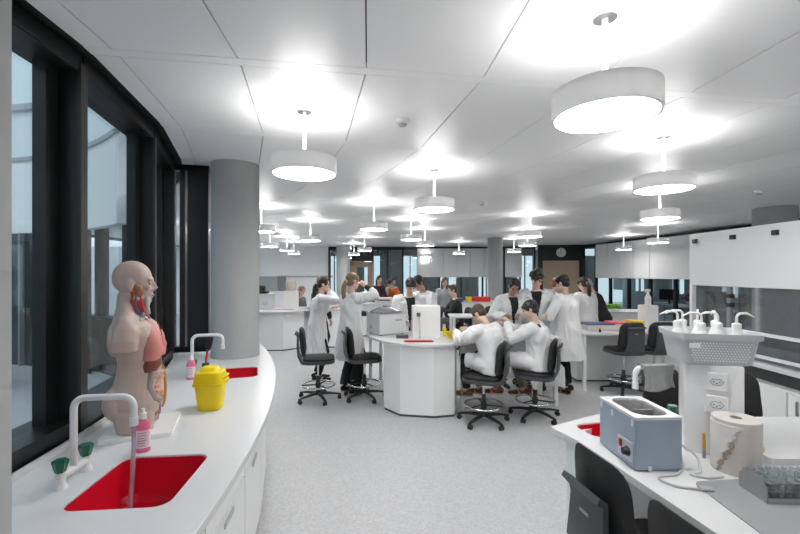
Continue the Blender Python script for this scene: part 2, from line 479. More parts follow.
MB().box((.75, -.025, .3), (.36, .05, .62)).build('side_panel', mat('hatch_dark_grey', (.22, .23, .24), .5), hatch)

# ---- pendant lamps
GLOW = emat('lamp_diffuser_glow', (1, .985, .96), 24.0)
GLOWUP = emat('lamp_uplight_glow', (1, .985, .96), 9.5)
SHADE = mat('lamp_shade_white', (.78, .78, .78), .35, vary=.02)
def translucent(m, f):
    nt = m.node_tree; N = nt.nodes; b = N['Principled BSDF']; out = [n for n in N if n.type == 'OUTPUT_MATERIAL'][0]
    t = N.new('ShaderNodeBsdfTranslucent'); t.inputs[0].default_value = (.9, .9, .9, 1); x = N.new('ShaderNodeMixShader'); x.inputs[0].default_value = f
    nt.links.new(b.outputs[0], x.inputs[1]); nt.links.new(t.outputs[0], x.inputs[2]); nt.links.new(x.outputs[0], out.inputs[0])
translucent(SHADE, .065)
ZB = 2.43; RL = .22
def make_lamp(label):
    r = thing('pendant_lamp', label, 'pendant lamp', (0, 0, CEIL), 0, 'round pendant lamps')
    b = ZB-CEIL
    MB().lathe([(.05, -.012), (.05, .002)], n=20).build('ceiling_plate', STEEL, r)
    MB().tube([(0, 0, -.01), (0, 0, b+.098)], .013, 12).build('rod', WPLAST, r, True)
    sh = MB(); n = 48
    R = []
    for rad, z in ((RL, b), (RL, b+.11), (RL-.012, b+.11), (RL-.012, b)):
        R.append([V((rad*math.cos(2*PI*j/n), rad*math.sin(2*PI*j/n), z)) for j in range(n)])
    sh.rings(R, closed=True); sh.build('drum_shade', SHADE, r, True, angle=30)
    MB().lathe([(RL-.013, b+.004), (RL-.013, b+.012)], n=40).build('diffuser', GLOW, r)
    MB().lathe([(RL-.013, b+.085), (RL-.013, b+.095)], n=40).build('uplight', GLOWUP, r)
    return r
lamps = [((.895, 1.79), 'largest pendant lamp, hanging near the top right of the photo'),
 ((-.66, 2.83), 'large pendant lamp right of the concrete column on the left'),
 ((.37, 4.43), 'pendant lamp hanging above the white bench with the centrifuge'),
 ((2.16, 3.36), 'large pendant lamp hanging over the white fume cupboard panel, upper of two'),
 ((3.27, 5.16), 'pendant lamp just below the second largest one on the right'),
 ((-.41, 6.46), 'pendant lamp above the long-haired girl and the centrifuge'),
 ((.23, 8.45), 'pendant lamp in front of the glass doors, upper right of its cluster'),
 ((.63, 10.3), 'pendant lamp below the one above the bench tower'),
 ((1.06, 17.0), 'tiny far pendant lamp at the left end of the back cupboards'),
 ((2.1, 14.6), 'small far pendant lamp before the back cupboards left of the column'),
 ((-1.9, 8.7), 'pendant lamp above the girl with glasses on her head'),
 ((-2.3, 6.8), 'pendant lamp half hidden by the concrete column'),
 ((-3.4, 10.7), 'small pendant lamp near the column against the white back wall'),
 ((-3.5, 12.7), 'second small pendant lamp from the column before the white wall'),
 ((-3.8, 14.7), 'third small pendant lamp from the column before the white wall'),
 ((-1.1, 12.7), 'small pendant lamp above the wooden door at the back'),
 ((-1.75, 15.6), 'farthest small pendant lamp above the wooden door'),
 ((2.46, 7.75), 'upper pendant lamp of three right of the middle column'),
 ((3.2, 10.3), 'middle pendant lamp of three right of the middle column'),
 ((3.7, 13.3), 'lowest pendant lamp of three right of the middle column'),
 ((6.6, 12.1), 'small pendant lamp before the right wall cupboards, left one'),
 ((5.85, 9.3), 'pendant lamp before the right wall cupboards, right one')]
proto = None
for (x, y), lb in lamps:
    if proto is None: proto = make_lamp(lb); proto.location = (x, y, CEIL)
    else: dup(proto, lb, (x, y, CEIL))
for (x, y) in ((5.3, 3.7), (5.8, 1.4), (3.9, .9), (.9, -.9), (3.2, -1.6), (-.8, -1.5)):      # unseen lamps behind the photographer; those at the right added to brighten the ceiling
    dup(proto, 'unseen pendant lamp out of view', (x, y, CEIL))
for (x, y) in ((-5.2, 8.8), (-5.6, 11.6), (-6.0, 14.4)):
    dup(proto, 'pendant lamp of the row hidden behind the concrete column', (x, y, CEIL))
for (x, y) in ((9.8, 14.5), (9.9, 11.5), (10.0, 8.5), (10.0, 5.5), (10.2, 2.5)):  # lamps added to light the otherwise dark room behind the glass
    dup(proto, 'added pendant lamp lighting the room behind the right glass wall', (x, y, CEIL))
for (x, y) in ((-2.2, 18.9), (.8, 18.8), (3.6, 18.7), (7.0, 18.6)):  # corridor lamps, also added only for their light
    dup(proto, 'added pendant lamp lighting the corridor behind the back glass wall', (x, y, CEIL))
# smoke detectors
def detector(x, y, lb):
    r = thing('smoke_detector', lb, 'smoke detector', (x, y, CEIL))
    MB().lathe([(.05, 0.002), (.052, -.02), (.04, -.03), (.0, -.031)][::-1], n=24).build('base', WPLAST, r, True)
    MB().lathe([(.03, -.028), (.028, -.045), (.0, -.048)][::-1], n=18).build('sensor_head', mat('sensor_grey', (.45, .45, .46), .5), r, True)
    return r
detector(.02, 3.0, 'small ceiling smoke detector left of the lamp above the tower bench')
detector(1.3, 6.5, 'ceiling smoke detector in the middle of the room')
detector(4.9, 5.6, 'ceiling smoke detector at the right side of the photo')
# ---- world
w = bpy.data.worlds.new('world'); scene.world = w; w.use_nodes = True
bgn = w.node_tree.nodes['Background']
tcw = w.node_tree.nodes.new('ShaderNodeTexCoord'); sp = w.node_tree.nodes.new('ShaderNodeSeparateXYZ')
rp = w.node_tree.nodes.new('ShaderNodeValToRGB')
rp.color_ramp.elements[0].color = (.66, .73, .77, 1); rp.color_ramp.elements[1].color = (.60, .73, .82, 1)
w.node_tree.links.new(tcw.outputs['Generated'], sp.inputs[0]); w.node_tree.links.new(sp.outputs[2], rp.inputs[0]); w.node_tree.links.new(rp.outputs[0], bgn.inputs[0])
bgn.inputs[1].default_value = 1.7
# ================================================================== LEFT COUNTER (follows the round facade)
ctr = thing('sink_counter', 'long curved white lab counter under the windows with two red sinks', 'lab counter', (0, 0, 0))
RC = 7.965
def basin(mb_hole_list, cx, cy, w, h, rz, parent, z1=.90, depth=.20, r=.055):
    hole = rrect(cx, cy, w, h, r, rz); mb_hole_list.append(hole)
    m = MB(); n = len(hole)
    inn = rrect(cx, cy, w-.05, h-.05, r*.9, rz)
    R = [[V((*p, z)) for p in lp] for lp, z in ((rrect(cx, cy, w+.02, h+.02, r, rz), z1-.035), (rrect(cx, cy, w+.02, h+.02, r, rz), z1-depth-.02), )]
    inner = [[V((*p, z)) for p in lp] for lp, z in ((rrect(cx, cy, w-.002, h-.002, r, rz), z1-.009), (rrect(cx, cy, w-.008, h-.008, r, rz), z1-depth*.85), (inn, z1-depth))]
    allr = R[::-1]+inner
    m.rings(allr)
    o = m.build('sink_bowl', RED, parent, True, angle=35)
    MB().lathe([(.035, z1-depth), (.035, z1-depth+.004), (.02, z1-depth+.002)], (cx, cy, 0), 20).build('drain', CHROME, o)
    return o
holes = []
for t, in ((5.4,), (18.7,)):
    p = pol(RC-.03 if t < 10 else RC, t)
    basin(holes, p.x, p.y, .375, .44 if t < 10 else .40, math.radians(t), ctr)
front = [pol2(8.30, t) for t in [x*.75 for x in range(-16, 43)]]
back = [pol2(7.405, t) for t in [x*.75 for x in range(42, -17, -1)]]
# end rounded: far end sweeps back to the wall
for t in (24.5, -1.6):      # the concrete columns pass through the top
    c_ = pol(7.97 if t > 0 else 7.95, t); holes.append([(c_.x+.239*math.cos(a), c_.y+.239*math.sin(a)) for a in [2*PI*i/40 for i in range(40)]])
MB().slab(front+back, holes, .862, .90).build('worktop', SOLID, ctr, bev=.004)
up = MB(); up.slab([pol2(7.425, t) for t in [x*1.5 for x in range(-8, 22)]]+[pol2(7.407, t) for t in [x*1.5 for x in range(21, -9, -1)]], [], .895, .93)
up.build('upstand', SOLID, ctr)
HREC = mat('handle_recess', (.50, .52, .48), .5)
names = ['nearest', 'second', 'third', 'fourth', 'fifth', 'sixth', 'seventh', 'eighth', 'ninth', 'tenth', 'eleventh']
for i, (t0, t1) in enumerate(((-7.9, -3.6), (.45, 4.6), (4.63, 8.8), (8.83, 13.0), (13.03, 17.9), (17.93, 22.6), (26.45, 30.8))):
    c = thing('base_cabinet', 'white drawer cabinet under the curved counter, %s from the photographer' % names[i], 'cabinet', (0, 0, 0))
    MB().prism([pol2(8.20, t0), pol2(8.20, t1), pol2(7.47, t1), pol2(7.47, t0)], .10, .66).build('carcass', WHITE2, c)
    pl = MB(); pl.prism([pol2(8.14, t0), pol2(8.14, t1), pol2(7.5, t1), pol2(7.5, t0)], 0, .10); pl.build('plinth', CHARC, c)
    fr = MB(); fr.prism([pol2(8.20, t0), pol2(8.20, t1), pol2(8.17, t1), pol2(8.17, t0)], .66, .862); fr.prism([pol2(7.5, t0), pol2(7.5, t1), pol2(7.47, t1), pol2(7.47, t0)], .66, .862)
    fr.build('top_rail', WHITE2, c)
    for z0, z1 in ((.665, .85), (.12, .655)):
        d = MB().prism([pol2(8.222, t0+.03), pol2(8.222, t1-.03), pol2(8.20, t1-.03), pol2(8.20, t0+.03)], z0, z1).build('drawer' if z0 > .5 else 'door', WHITE2, c, bev=.002)
        tm = (t0+t1)/2
        MB().box(pol(8.222, tm, z1-.045), (.006, .14, .028), rz=math.radians(tm), bev=.002).build('handle', HREC, d)

for t0, t1, lb in ((-3.57, .42, 'plain white filler panel at the near column under the curved counter'), (22.63, 26.42, 'plain white filler panel in front of the far column under the curved counter')):
    tag(MB().prism([pol2(8.222, t0), pol2(8.222, t1), pol2(8.208, t1), pol2(8.208, t0)], .0, .862).build('filler_panel', WHITE2), lb, 'panel')
# ---- gooseneck lab taps
WTUBE = mat('white_epoxy_tube', (.74, .75, .75), .3, vary=.02)
def faucet(loc, rz, label, reach=.235, hgt=.335, hose=None):
    """spout reaches along local +x, the two knobs sit left and right of the riser"""
    r = thing('lab_faucet', label, 'faucet', loc, rz)
    m = MB(); m.tube([(0, -.075, .045), (0, .075, .045)], .016, 12)
    for y in (-.075, .075): m.lathe([(.024, 0), (.022, .012), (.017, .02), (.017, .06), (.02, .065)], (0, y, 0), 18)
    m.build('mixer_body', WTUBE, r, True)
    k = .045; pts = [(0, 0, .045), (0, 0, hgt-k)]
    for i in range(1, 7): a = i*PI/12; pts.append((k-k*math.cos(a), 0, hgt-k+k*math.sin(a)))
    for i in range(0, 7): a = i*PI/12; pts.append((reach-k+k*math.sin(a), 0, hgt-k+k*math.cos(a)))
    pts.append((reach, 0, hgt-.10))
    m = MB(); m.tube(pts, .0135, 14); m.lathe([(.0165, hgt-.12), (.0165, hgt-.085)], (reach, 0, 0), 14); m.build('spout', WTUBE, r, True, angle=60)
    for y in (-.075, .075):
        n = 6; R = []
        for rad, z in ((.017, .062), (.020, .072), (.029, .106), (.026, .114)):
            R.append([V(((rad*(1 if j % 2 else .82))*math.cos(2*PI*j/12), y+(rad*(1 if j % 2 else .82))*math.sin(2*PI*j/12), z)) for j in range(12)])
        MB().rings(R).build('knob', GREEN, r)
    return r
p = pol(7.62, 5.3)
faucet((-1.345, 1.69, .90), math.radians(5.2), 'white gooseneck tap with green knobs at the front red sink')
hz = MB(); hz.tube([(-1.111, 1.711, 1.13), (-1.111, 1.711, 1.02), (-1.108, 1.70, .93), (-1.098, 1.672, .83), (-1.085, 1.64, .712)], .0085, 10)
tag(hz.build('drain_hose', glassmat('clear_hose', (.80, .70, .80), 1.4, opac=.35, dirt=(.62, .5, .58)), None, True), 'translucent pinkish hose hanging from the front tap into the red sink', 'hose')
p = pol(7.64, 18.7)
faucet((p.x, p.y, .90), math.radians(16), 'white gooseneck tap behind the yellow bin at the far red sink', hgt=.33)

# ---- soap bottles
PINK = mat('pink_soap', (.78, .18, .32), .25, vary=.05)
def soap(loc, rz, label):
    r = thing('soap_bottle', label, 'bottle', loc, rz)
    MB().loft([((0, 0, z), (a, 0, 0), (0, b, 0)) for z, a, b in ((0, .026, .017), (.004, .031, .021), (.125, .031, .021), (.143, .027, .018), (.155, .014, .012), (.160, .012, .012))], 24, 2.6).build('bottle_body', PINK, r, True)
    MB().loft([((0, 0, z), (.0318, 0, 0), (0, .0218, 0)) for z in (.022, .105)], 24, 2.6).build('label_band', mat('soap_label', (.80, .62, .68), .5, vary=.15, scale=120), r, True)
    t = MB()
    for i in range(6): t.box((-.004, -.0222, .094-i*.012), (.034-.006*(i % 3), .0006, .003))
    t.build('label_print', mat('label_ink', (.25, .22, .30), .6), r)
    MB().lathe([(.0145, .156), (.0145, .182), (.008, .186), (.008, .205), (0, .207)][::1], n=18).build('cap', WPLAST, r, True)
    return r
sp = soap((-1.225, 1.955, .90), math.radians(28), 'pink hand-soap bottle with white cap beside the front red sink')
dup(sp, 'pink hand-soap bottle by the far sink next to the black window frame', (-1.665, 3.27, .90), .3)

# ---- yellow sharps bin
YEL = mat('yellow_plastic', (.82, .62, .0), .38, vary=.03)
yb = thing('sharps_bin', 'bright yellow sharps bin with a hinged lid on the curved counter', 'waste bin', (-1.19, 2.58, .90), math.radians(8))
MB().loft([((0, 0, z), (a, 0, 0), (0, b, 0)) for z, a, b in ((0, .062, .058), (.006, .068, .064), (.15, .083, .080), (.155, .095, .090), (.170, .095, .090), (.172, .083, .08))], 28, 4.5).build('tub', YEL, yb, True, angle=30)
MB().loft([((-.002, 0, z), (a, 0, 0), (0, b, 0)) for z, a, b in ((.172, .088, .085), (.19, .088, .085), (.232, .080, .074), (.238, .074, .068))], 28, 4.5).build('lid', YEL, yb, True, angle=30)
MB().loft([((-.005, 0, z), (a, 0, 0), (0, b, 0)) for z, a, b in ((.236, .058, .055), (.255, .05, .047), (.262, .042, .04))], 24, 3.5).build('lid_flap', YEL, yb, True, angle=30)
m = MB()
for z in (.20, .176): m.tube([(.078, -.05, z), (.095, -.03, z+.005), (.098, 0, z+.007), (.095, .03, z+.005), (.078, .05, z)], .008, 8)
m.build('catch', YEL, yb, True)
# bottle brush by the far tap
br = thing('bottle_brush', 'red-handled black bottle brush standing behind the far tap', 'brush', (-1.66, 3.50, .90), 0)
MB().lathe([(.035, 0), (.035, .006), (.028, .008), (.03, .08), (.027, .08), (.0, .01)], n=18).build('holder', GREEN, br, True)
MB().tube([(0, 0, .02), (.005, .0, .12), (.02, .0, .21)], .008, 8).build('handle', RED, br, True)
MB().lathe([(.0, -.06), (.022, -.055), (.026, 0), (.022, .05), (0, .055)], n=16, M=Matrix.Translation((.032, 0, .255)) @ Matrix.Rotation(.25, 4, 'Y')).build('bristles', BLACKFOAM, br, True)

# ================================================================== CHAIRS
def chair_meshes(sz, thin=1.0, bw=1.0, up=0.0):
    """lab chair, facing local +y, seat top at sz; returns the root"""
    r = thing('lab_chair', 'x', 'chair')
    # seat pad and shell
    def plate(z0, z1, w, d, m, nm, parent, rad=.08, cy=0.0):
        mb = MB(); k = [(z0, .93), (z0+.008, .99), (z1-.008, 1.0), (z1, .95)]
        mb.rings([[V((x, y, z)) for x, y in rrect(0, cy, w*s_, d*s_, rad)] for z, s_ in k]); return mb.build(nm, m, parent, True, angle=50)
    plate(sz-.035, sz, .43, .42, BLACKFOAM, 'seat_pad', r, .10, .01)
    sh = plate(sz-.075, sz-.030, .46, .46, CHARC, 'seat_shell', r, .11, -.005)
    # upright: one moulded sheet rising from the shell, flaring into a grip at its top
    prof = [(.02, sz-.075, .13), (-.15, sz-.072, .155), (-.225, sz-.045, .15), (-.262, sz+.03, .135), (-.272, sz+.14, .12*bw), (-.268, sz+.27+up, .115*bw), (-.274, sz+.315+up, .125*bw), (-.305, sz+.335+up, .13*bw)]
    R = []; th = .022
    for i, (y, z, w) in enumerate(prof):
        a = V(prof[max(0, i-1)][:2]); b = V(prof[min(len(prof)-1, i+1)][:2]); t = (b-a).normalized(); n = V((-t.y, t.x))*(th/2)
        R.append([V((x, y+n.x*s_, z+n.y*s_)) for x, s_ in ((-w, 1), (-w*.5, 1.4), (w*.5, 1.4), (w, 1), (w, -1), (w*.5, -1), (-w*.5, -1), (-w, -1))])
    MB().rings(R).build('back_support', CHARC, r, True, angle=45)
    MB().box((0, -.2745, sz+.24+up), (.05, .028, .012)).build('badge', mat('badge_grey', (.32, .33, .34), .4), r)
    # backrest cushion: rounded trapezoid, curved round the back
    out = []
    lp = rpoly([(-.205*bw, .02), (.205*bw, .02), (.185*bw, .40), (-.185*bw, .40)], [.09*bw, .09*bw, .11*bw, .11*bw], 6)
    def pt(x, z, off): return V((x, -.215+off+1.1*x*x-.14*(z-.06)**1.0*.5, sz+z))
    cx_, cz_ = 0, .21
    R = []
    for s_, off in ((.0, -.022), (.55, -.022), (.92, -.020), (1.0, -.022+.016*thin), (1.0, -.022+.026*thin), (.95, -.022+.040*thin), (.55, -.022+.046*thin), (.0, -.022+.048*thin)):
        R.append([pt(cx_+(x-cx_)*max(s_, .02), cz_+(z-cz_)*max(s_, .02), off) for x, z in lp])
    MB().rings(R).build('backrest', BLACKFOAM, r, True, angle=60)
    # column
    mb = MB(); mb.lathe([(.025, .09), (.025, .33), (.022, .335)], n=16); mb.build('column_cover', BLACKP, r, True)
    MB().lathe([(.014, .30), (.014, sz-.07)], n=14).build('gas_lift', CHROME, r, True)
    mb = MB(); mb.box((0, 0, sz-.085), (.16, .20, .03), bev=.006); mb.tube([(.05, .05, sz-.09), (.2, .07, sz-.10), (.25, .07, sz-.10)], .007, 8); mb.build('tilt_mechanism', BLACKP, r)
    fr = MB(); zf = .21; fr.tube([(.225*math.cos(a), .225*math.sin(a), zf) for a in [2*PI*j/40 for j in range(40)]], .0115, 10, closed=True)
    o = fr.build('foot_ring', CHROME, r, True)
    m2 = MB(); m2.lathe([(.036, zf-.03), (.036, zf+.03)], n=16)
    for j in range(3):
        a = 2*PI*j/3+.5; m2.tube([(.03*math.cos(a), .03*math.sin(a), zf), (.22*math.cos(a), .22*math.sin(a), zf)], .009, 8)
    m2.build('ring_spokes', BLACKP, o, True)
    MB().lathe([(.05, .075), (.05, .105), (.03, .13), (.026, .15)], n=18).build('base_hub', BLACKP, r, True)
    lg = ca = None
    for j in range(5):
        a = 2*PI*j/5+.3
        if lg is None:
            lg = MB().loft([((.03, 0, .095), (0, .026, 0), (0, 0, .02)), ((.17, 0, .088), (0, .022, 0), (0, 0, .016)), ((.285, 0, .072), (0, .018, 0), (0, 0, .011)), ((.315, 0, .066), (0, .012, 0), (0, 0, .008))], 12, 3).build('leg', BLACKP, r, True)
            cm = MB()
            for s_ in (-1, 1): cm.lathe([(.0, -.009), (.025, -.009), (.027, -.004), (.027, .004), (.025, .009), (.0, .009)], n=18, M=Matrix.Translation((.292, s_*.014, .0275)) @ RX)
            cm.tube([(.300, 0, .03), (.300, 0, .066)], .008, 8); cm.box((.292, 0, .045), (.04, .012, .026), bev=.004)
            ca = cm.build('castor', BLACKP, lg, True)
            lg.rotation_euler.z = a
        else:
            l2 = lg.copy(); COL.objects.link(l2); l2.rotation_euler.z = a
            c2 = ca.copy(); COL.objects.link(c2); c2.parent = l2
    return r
ch = chair_meshes(.60)
def place_chair(src, x, y, fx, fy, label, first=False, group=None):
    rz = math.atan2(-fx, fy)
    if first: src.location = (x, y, 0); src.rotation_euler.z = rz; src['label'] = label; return src
    return dup(src, label, (x, y, 0), rz, group)
lc = chair_meshes(.565)
place_chair(lc, .98, 4.80, -.92, .40, 'black swivel lab chair under the seated boy next to the bench body', True)
place_chair(lc, 1.64, 4.98, -.90, .44, 'black swivel lab chair under the dark-haired boy with brown shoes')
place_chair(ch, -1.13, 5.66, .98, .2, 'empty black swivel chair left of the ponytail girl, leftmost of the chairs', True)
place_chair(ch, -.50, 5.74, .97, .25, 'empty black swivel chair tucked in beside the centrifuge bench')
rc = chair_meshes(.655)
place_chair(rc, 3.27, 6.0, -.10, 1, 'black swivel chair seen from behind at the table with coloured boxes, left of two', True)
place_chair(rc, 3.75, 6.05, .02, 1, 'black swivel chair behind the washing-bottle basket, right of two')
place_chair(ch, 2.50, 2.92, -.1, -1, 'black chair cut by the right edge behind the raised table')
place_chair(ch, 2.09, 2.98, .25, -1, 'black chair showing beside the socket tower')
place_chair(ch, 1.30, 8.95, -1, -.2, 'dark chair of the boy in black at the far table')
place_chair(ch, 2.05, 9.1, -.3, -1, 'dark empty chair at the far table behind the seated boys')
nc = chair_meshes(.685, .45, .84, -.055)
place_chair(nc, .96, 1.56, .985, .17, 'black chair pulled up to the front bench in the foreground, larger one', True)
place_chair(nc, 1.01, 1.15, .985, .17, 'black chair at the bottom edge with only its backrest top showing')

# ================================================================== BENCHES
SOCK = mat('socket_white', (.76, .76, .77), .3); PIN = mat('socket_pin_black', (.02, .02, .02), .5)
def tower(loc, rz, label, w=.26, d=.22, h=.445, sockets=True):
    r = thing('socket_tower', label, 'power tower', loc, rz)
    MB().box((0, 0, h/2), (w, d, h), bev=.004).build('housing', WHITE, r)
    MB().box((0, 0, h-.004), (w-.02, d-.02, .012)).build('cap', WHITE2, r)
    if sockets:
        for z in (.243, .348):
            s_ = MB().box((.01, -d/2-.006, z), (.086, .014, .082), bev=.004).build('socket', SOCK, r)
            m = MB()
            R = [V((.01+px, -d/2-.0135, z+pz)) for px, pz in ((-.026, 0), (-.014, .014), (.014, .014), (.026, 0), (.014, -.014), (-.014, -.014))]
            m.tube(R, .0012, 6, closed=True)
            for px, pz in ((-.011, .0), (.011, .0), (0, -.006)): m.lathe([(.0028, -.001), (.0028, .001)], n=10, M=Matrix.Translation((.01+px, -d/2-.0135, z+pz)) @ RX)
            m.build('pin_holes', PIN, s_)
    return r
def bench(label, top, tops_holes, body, legs, z=.90, panels=(), name='lab_bench', sink=None, fill=True):
    r = thing(name, label, 'lab bench')
    holes = []
    if sink: basin(holes, *sink, r, z)
    MB().slab(top, holes, z-.032, z).build('worktop', SOLID, r, bev=.003)
    if body:
        for bd in body:
            mm = MB()
            if sink:
                mm.slab(bd, [], .03, z-.25)
                inn = inset(bd, .02); mm.slab(bd, [inn], z-.25, z-.032)
            else: mm.slab(bd, [], .03, z-.032)
            mm.build('base_body', WHITE2, r)
            MB().slab(inset(bd, .012), [], 0, .03).build('plinth', CHARC, r)
    for x, y in legs:
        MB().box((x, y, (z-.032)/2), (.05, .05, z-.032), bev=.004).build('leg', WHITE, r)
    for a, b, z0, z1 in panels:
        a, b = V((*a, 0)), V((*b, 0)); d = b-a
        MB().box(((a.x+b.x)/2, (a.y+b.y)/2, (z0+z1)/2), (d.length, .02, z1-z0), rz=math.atan2(d.y, d.x)).build('modesty_panel', GREYLAM, r)
    return r
# centre bench: the octagonal hub at its end, a wing to each side behind it
hub_body = [(-.21, 5.26), (.0, 5.0), (.41, 4.93), (.665, 4.99), (.72, 5.22), (.60, 5.95), (-.12, 5.95)]
hub_top = rpoly([(-.235, 5.16), (-.03, 4.95), (.1, 4.89), (.56, 4.87), (.74, 4.96), (.94, 5.14), (2.12, 5.34), (2.08, 5.96), (.75, 6.0), (-.05, 6.03), (-.28, 6.9), (-.55, 6.9), (-.52, 6.2), (-.45, 5.6)],
                [.08, .12, .2, .2, .15, .1, .06, .06, .1, .06, .06, .06, .06, .1])
bench('white bench with octagonal end and small red sink in the middle of the room', hub_top, None, [hub_body],
      [(.80, 5.24), (2.05, 5.40), (2.02, 5.90), (-.49, 6.8), (-.32, 6.8)], sink=(.235, 5.13, .38, .20, 0.02),
      panels=[((.85, 5.80), (2.0, 5.86), .25, .86)])
tower((.34, 5.42, .90), .05, 'plain white tower behind the small red sink of the middle bench', .36, .20, .42, False)
sens = thing('sensor_faucet', 'slim chrome pipe tap with dark sensor head in front of the white tower', 'faucet', (.275, 5.285, .90))
MB().tube([(-.02, -.002, 0), (-.02, 0, .16), (-.03, 0, .30)], .007, 8).build('pipe', CHROME, sens, True)
MB().box((-.035, -.008, .315), (.05, .03, .05), bev=.004).build('sensor_head', CHARC, sens)
# front right bench
fb_top = rpoly([(.83, 2.27), (.905, 2.07), (1.035, 1.33), (1.16, .5), (2.6, .5), (2.6, 1.79), (1.62, 1.79), (1.62, 2.47), (1.18, 2.47)], [.02, .04, 0, .05, .05, .02, 0, .02, .05])
fb_body = [(.90, 2.22), (.955, 2.06), (1.3, 2.06), (1.66, 2.06), (1.62, 2.43), (1.20, 2.43)]
bench('white front bench with red sink carrying the blue-grey water bath', fb_top, None, [fb_body], [(1.22, .58), (2.5, .58), (2.5, 1.7)],
      sink=(1.165, 2.25, .36, .19, .25), panels=[((1.66, 2.06), (1.75, .55), .2, .86)])
MAT_ = thing('raised_table', 'raised white table top right of the socket tower', 'table')
MB().slab(rrect(2.55, 2.075, 1.82, .53, .02), [], .90, .93).build('tabletop', SOLID, MAT_, bev=.003)
for x, y in ((1.75, 2.3), (3.38, 1.88), (3.38, 2.27)): MB().box((x, y, .45), (.05, .05, .90)).build('leg', WHITE, MAT_)
# table on the right with the coloured boxes
rt = bench('white table with coloured boxes and two black chairs on the right', rrect(3.62, 6.56, 1.86, 1.06, .05, -.02), None,
      [[(2.85, 6.6), (4.2, 6.6), (4.2, 6.95), (2.85, 6.95)]], [(2.74, 6.10), (4.48, 6.08), (4.48, 7.0), (2.76, 7.02)], z=.86)
tower((4.1, 6.78, .86), .2, 'white power tower carrying the spray bottle on the right table', .20, .22, .36, False)
# benches further back
bench('far left white bench with rounded front beyond the concrete column', rpoly([(-3.9, 9.35), (-3.2, 9.05), (-2.55, 9.1), (-2.12, 9.5), (-2.1, 10.4), (-3.9, 10.4)], [.1, .3, .3, .3, .1, .1], 6), None,
      [[(-3.7, 9.4), (-3.15, 9.18), (-2.62, 9.2), (-2.25, 9.55), (-2.25, 10.3), (-3.7, 10.3)]], [], sink=(-2.68, 9.50, .42, .22, .05))
bench('white bench row in front of the glass doors at the back', rrect(-.15, 11.6, 2.4, .8, .05), None, [[(-1.2, 11.3), (.9, 11.3), (.9, 11.9), (-1.2, 11.9)]], [(-1.28, 11.26), (.98, 11.26)])
bench('white far table behind the seated boys with open legs', rrect(1.75, 8.3, 1.5, .62, .04), None, [], [(1.06, 8.05), (2.44, 8.05), (1.06, 8.55), (2.44, 8.55)], panels=[((1.5, 8.5), (2.4, 8.5), .3, .85)])
bench('long white bench with coloured boxes under the back cupboards', rrect(2.1, 12.35, 2.3, .6, .04), None, [[(1.0, 12.1), (3.2, 12.1), (3.2, 12.62), (1.0, 12.62)]], [])
bench('white bench by the right glass wall carrying the plant tray', rrect(4.85, 9.3, 1.5, .7, .04), None, [[(4.2, 9.0), (5.5, 9.0), (5.5, 9.6), (4.2, 9.6)]], [])
bench('white bench behind the girl with glasses, before the coat rail', rrect(-1.75, 9.9, .9, .7, .04), None, [[(-2.05, 9.6), (-1.4, 9.6), (-1.4, 10.2), (-2.05, 10.2)]], [])
# ================================================================== FRONT BENCH ITEMS
BLUEG = mat('blue_grey_enamel', (.30, .36, .45), .42, vary=.03)
wb = thing('water_bath', 'blue-grey laboratory water bath with steel tank on the front bench', 'water bath', (1.105, 1.905, .90), math.radians(1.5))
W_, D_, H_ = .205, .30, .232
m = MB(); op = rrect(0, 0, W_-.05, D_-.045, .06, 0, 6)
m.slab(rrect(0, 0, W_, D_, .006), [], .008, .03); m.slab(rrect(0, 0, W_, D_, .006), [rrect(0, 0, W_-.012, D_-.012, .01)], .03, H_-.01)
m.build('housing', BLUEG, wb)
MB().slab(rrect(0, 0, W_+.004, D_+.004, .01), [op], H_-.012, H_).build('rim', mat('rim_pale_grey', (.62, .64, .66), .35), wb, bev=.002)
R = [[V((x, y, z)) for x, y in rrect(0, 0, W_-.05-d, D_-.045-d, .06, 0, 6)] for d, z in ((-.002, H_-.002), (.0, H_-.02), (.004, .06), (.03, .05))]
m = MB(); m.rings(R[::-1], cap=False); vs_ = m.bm.verts[:]; m.bm.faces.new([v for v in vs_[:len(R[0])]]); m.build('tank', mat('tank_steel', (.62, .62, .62), .38, .85), wb, True)
m = MB(); m.box((0, .0, H_-.035), (W_-.06, .006, .04)); m.bar((-.04, -.12, H_-.05), (.05, .10, H_-.05), .008, .008); m.build('tank_divider', STEEL, wb)
pn = MB().box((-W_/2-.001, -.075, .070), (.004, .115, .085), bev=.001).build('control_panel', mat('panel_silver', (.55, .58, .62), .35), wb)
MB().box((-W_/2-.005, -.045, .085), (.010, .020, .032), bev=.002).build('power_switch', mat('switch_red', (.35, .01, .015), .35), pn)
m = MB(); m.lathe([(.021, .0), (.021, .008), (.017, .012), (.015, .024), (0, .024)], n=20, M=Matrix.Translation((-W_/2-.002, -.098, .068)) @ Matrix.Rotation(-PI/2, 4, 'Y')); m.build('control_knob', BLACKP, pn, True)
m = MB()
for x, y, z in ((-W_/2-.001, -.13, H_-.03), (-W_/2-.001, .03, H_-.04), (-W_/2-.001, .13, H_-.03)): m.box((x, y, z), (.003, .016, .028))
m.box((-.04, -D_/2-.001, .012), (.016, .003, .02)); m.build('clips', mat('clip_white', (.66, .68, .70), .4), wb)
for x in (-.08, .08):
    for y in (-.12, .12): MB().lathe([(.012, 0), (.012, .01)], (x, y, 0), 12).build('foot', BLACKP, wb)
m = MB(); 
CABLE = mat('grey_cable', (.52, .53, .53), .5)
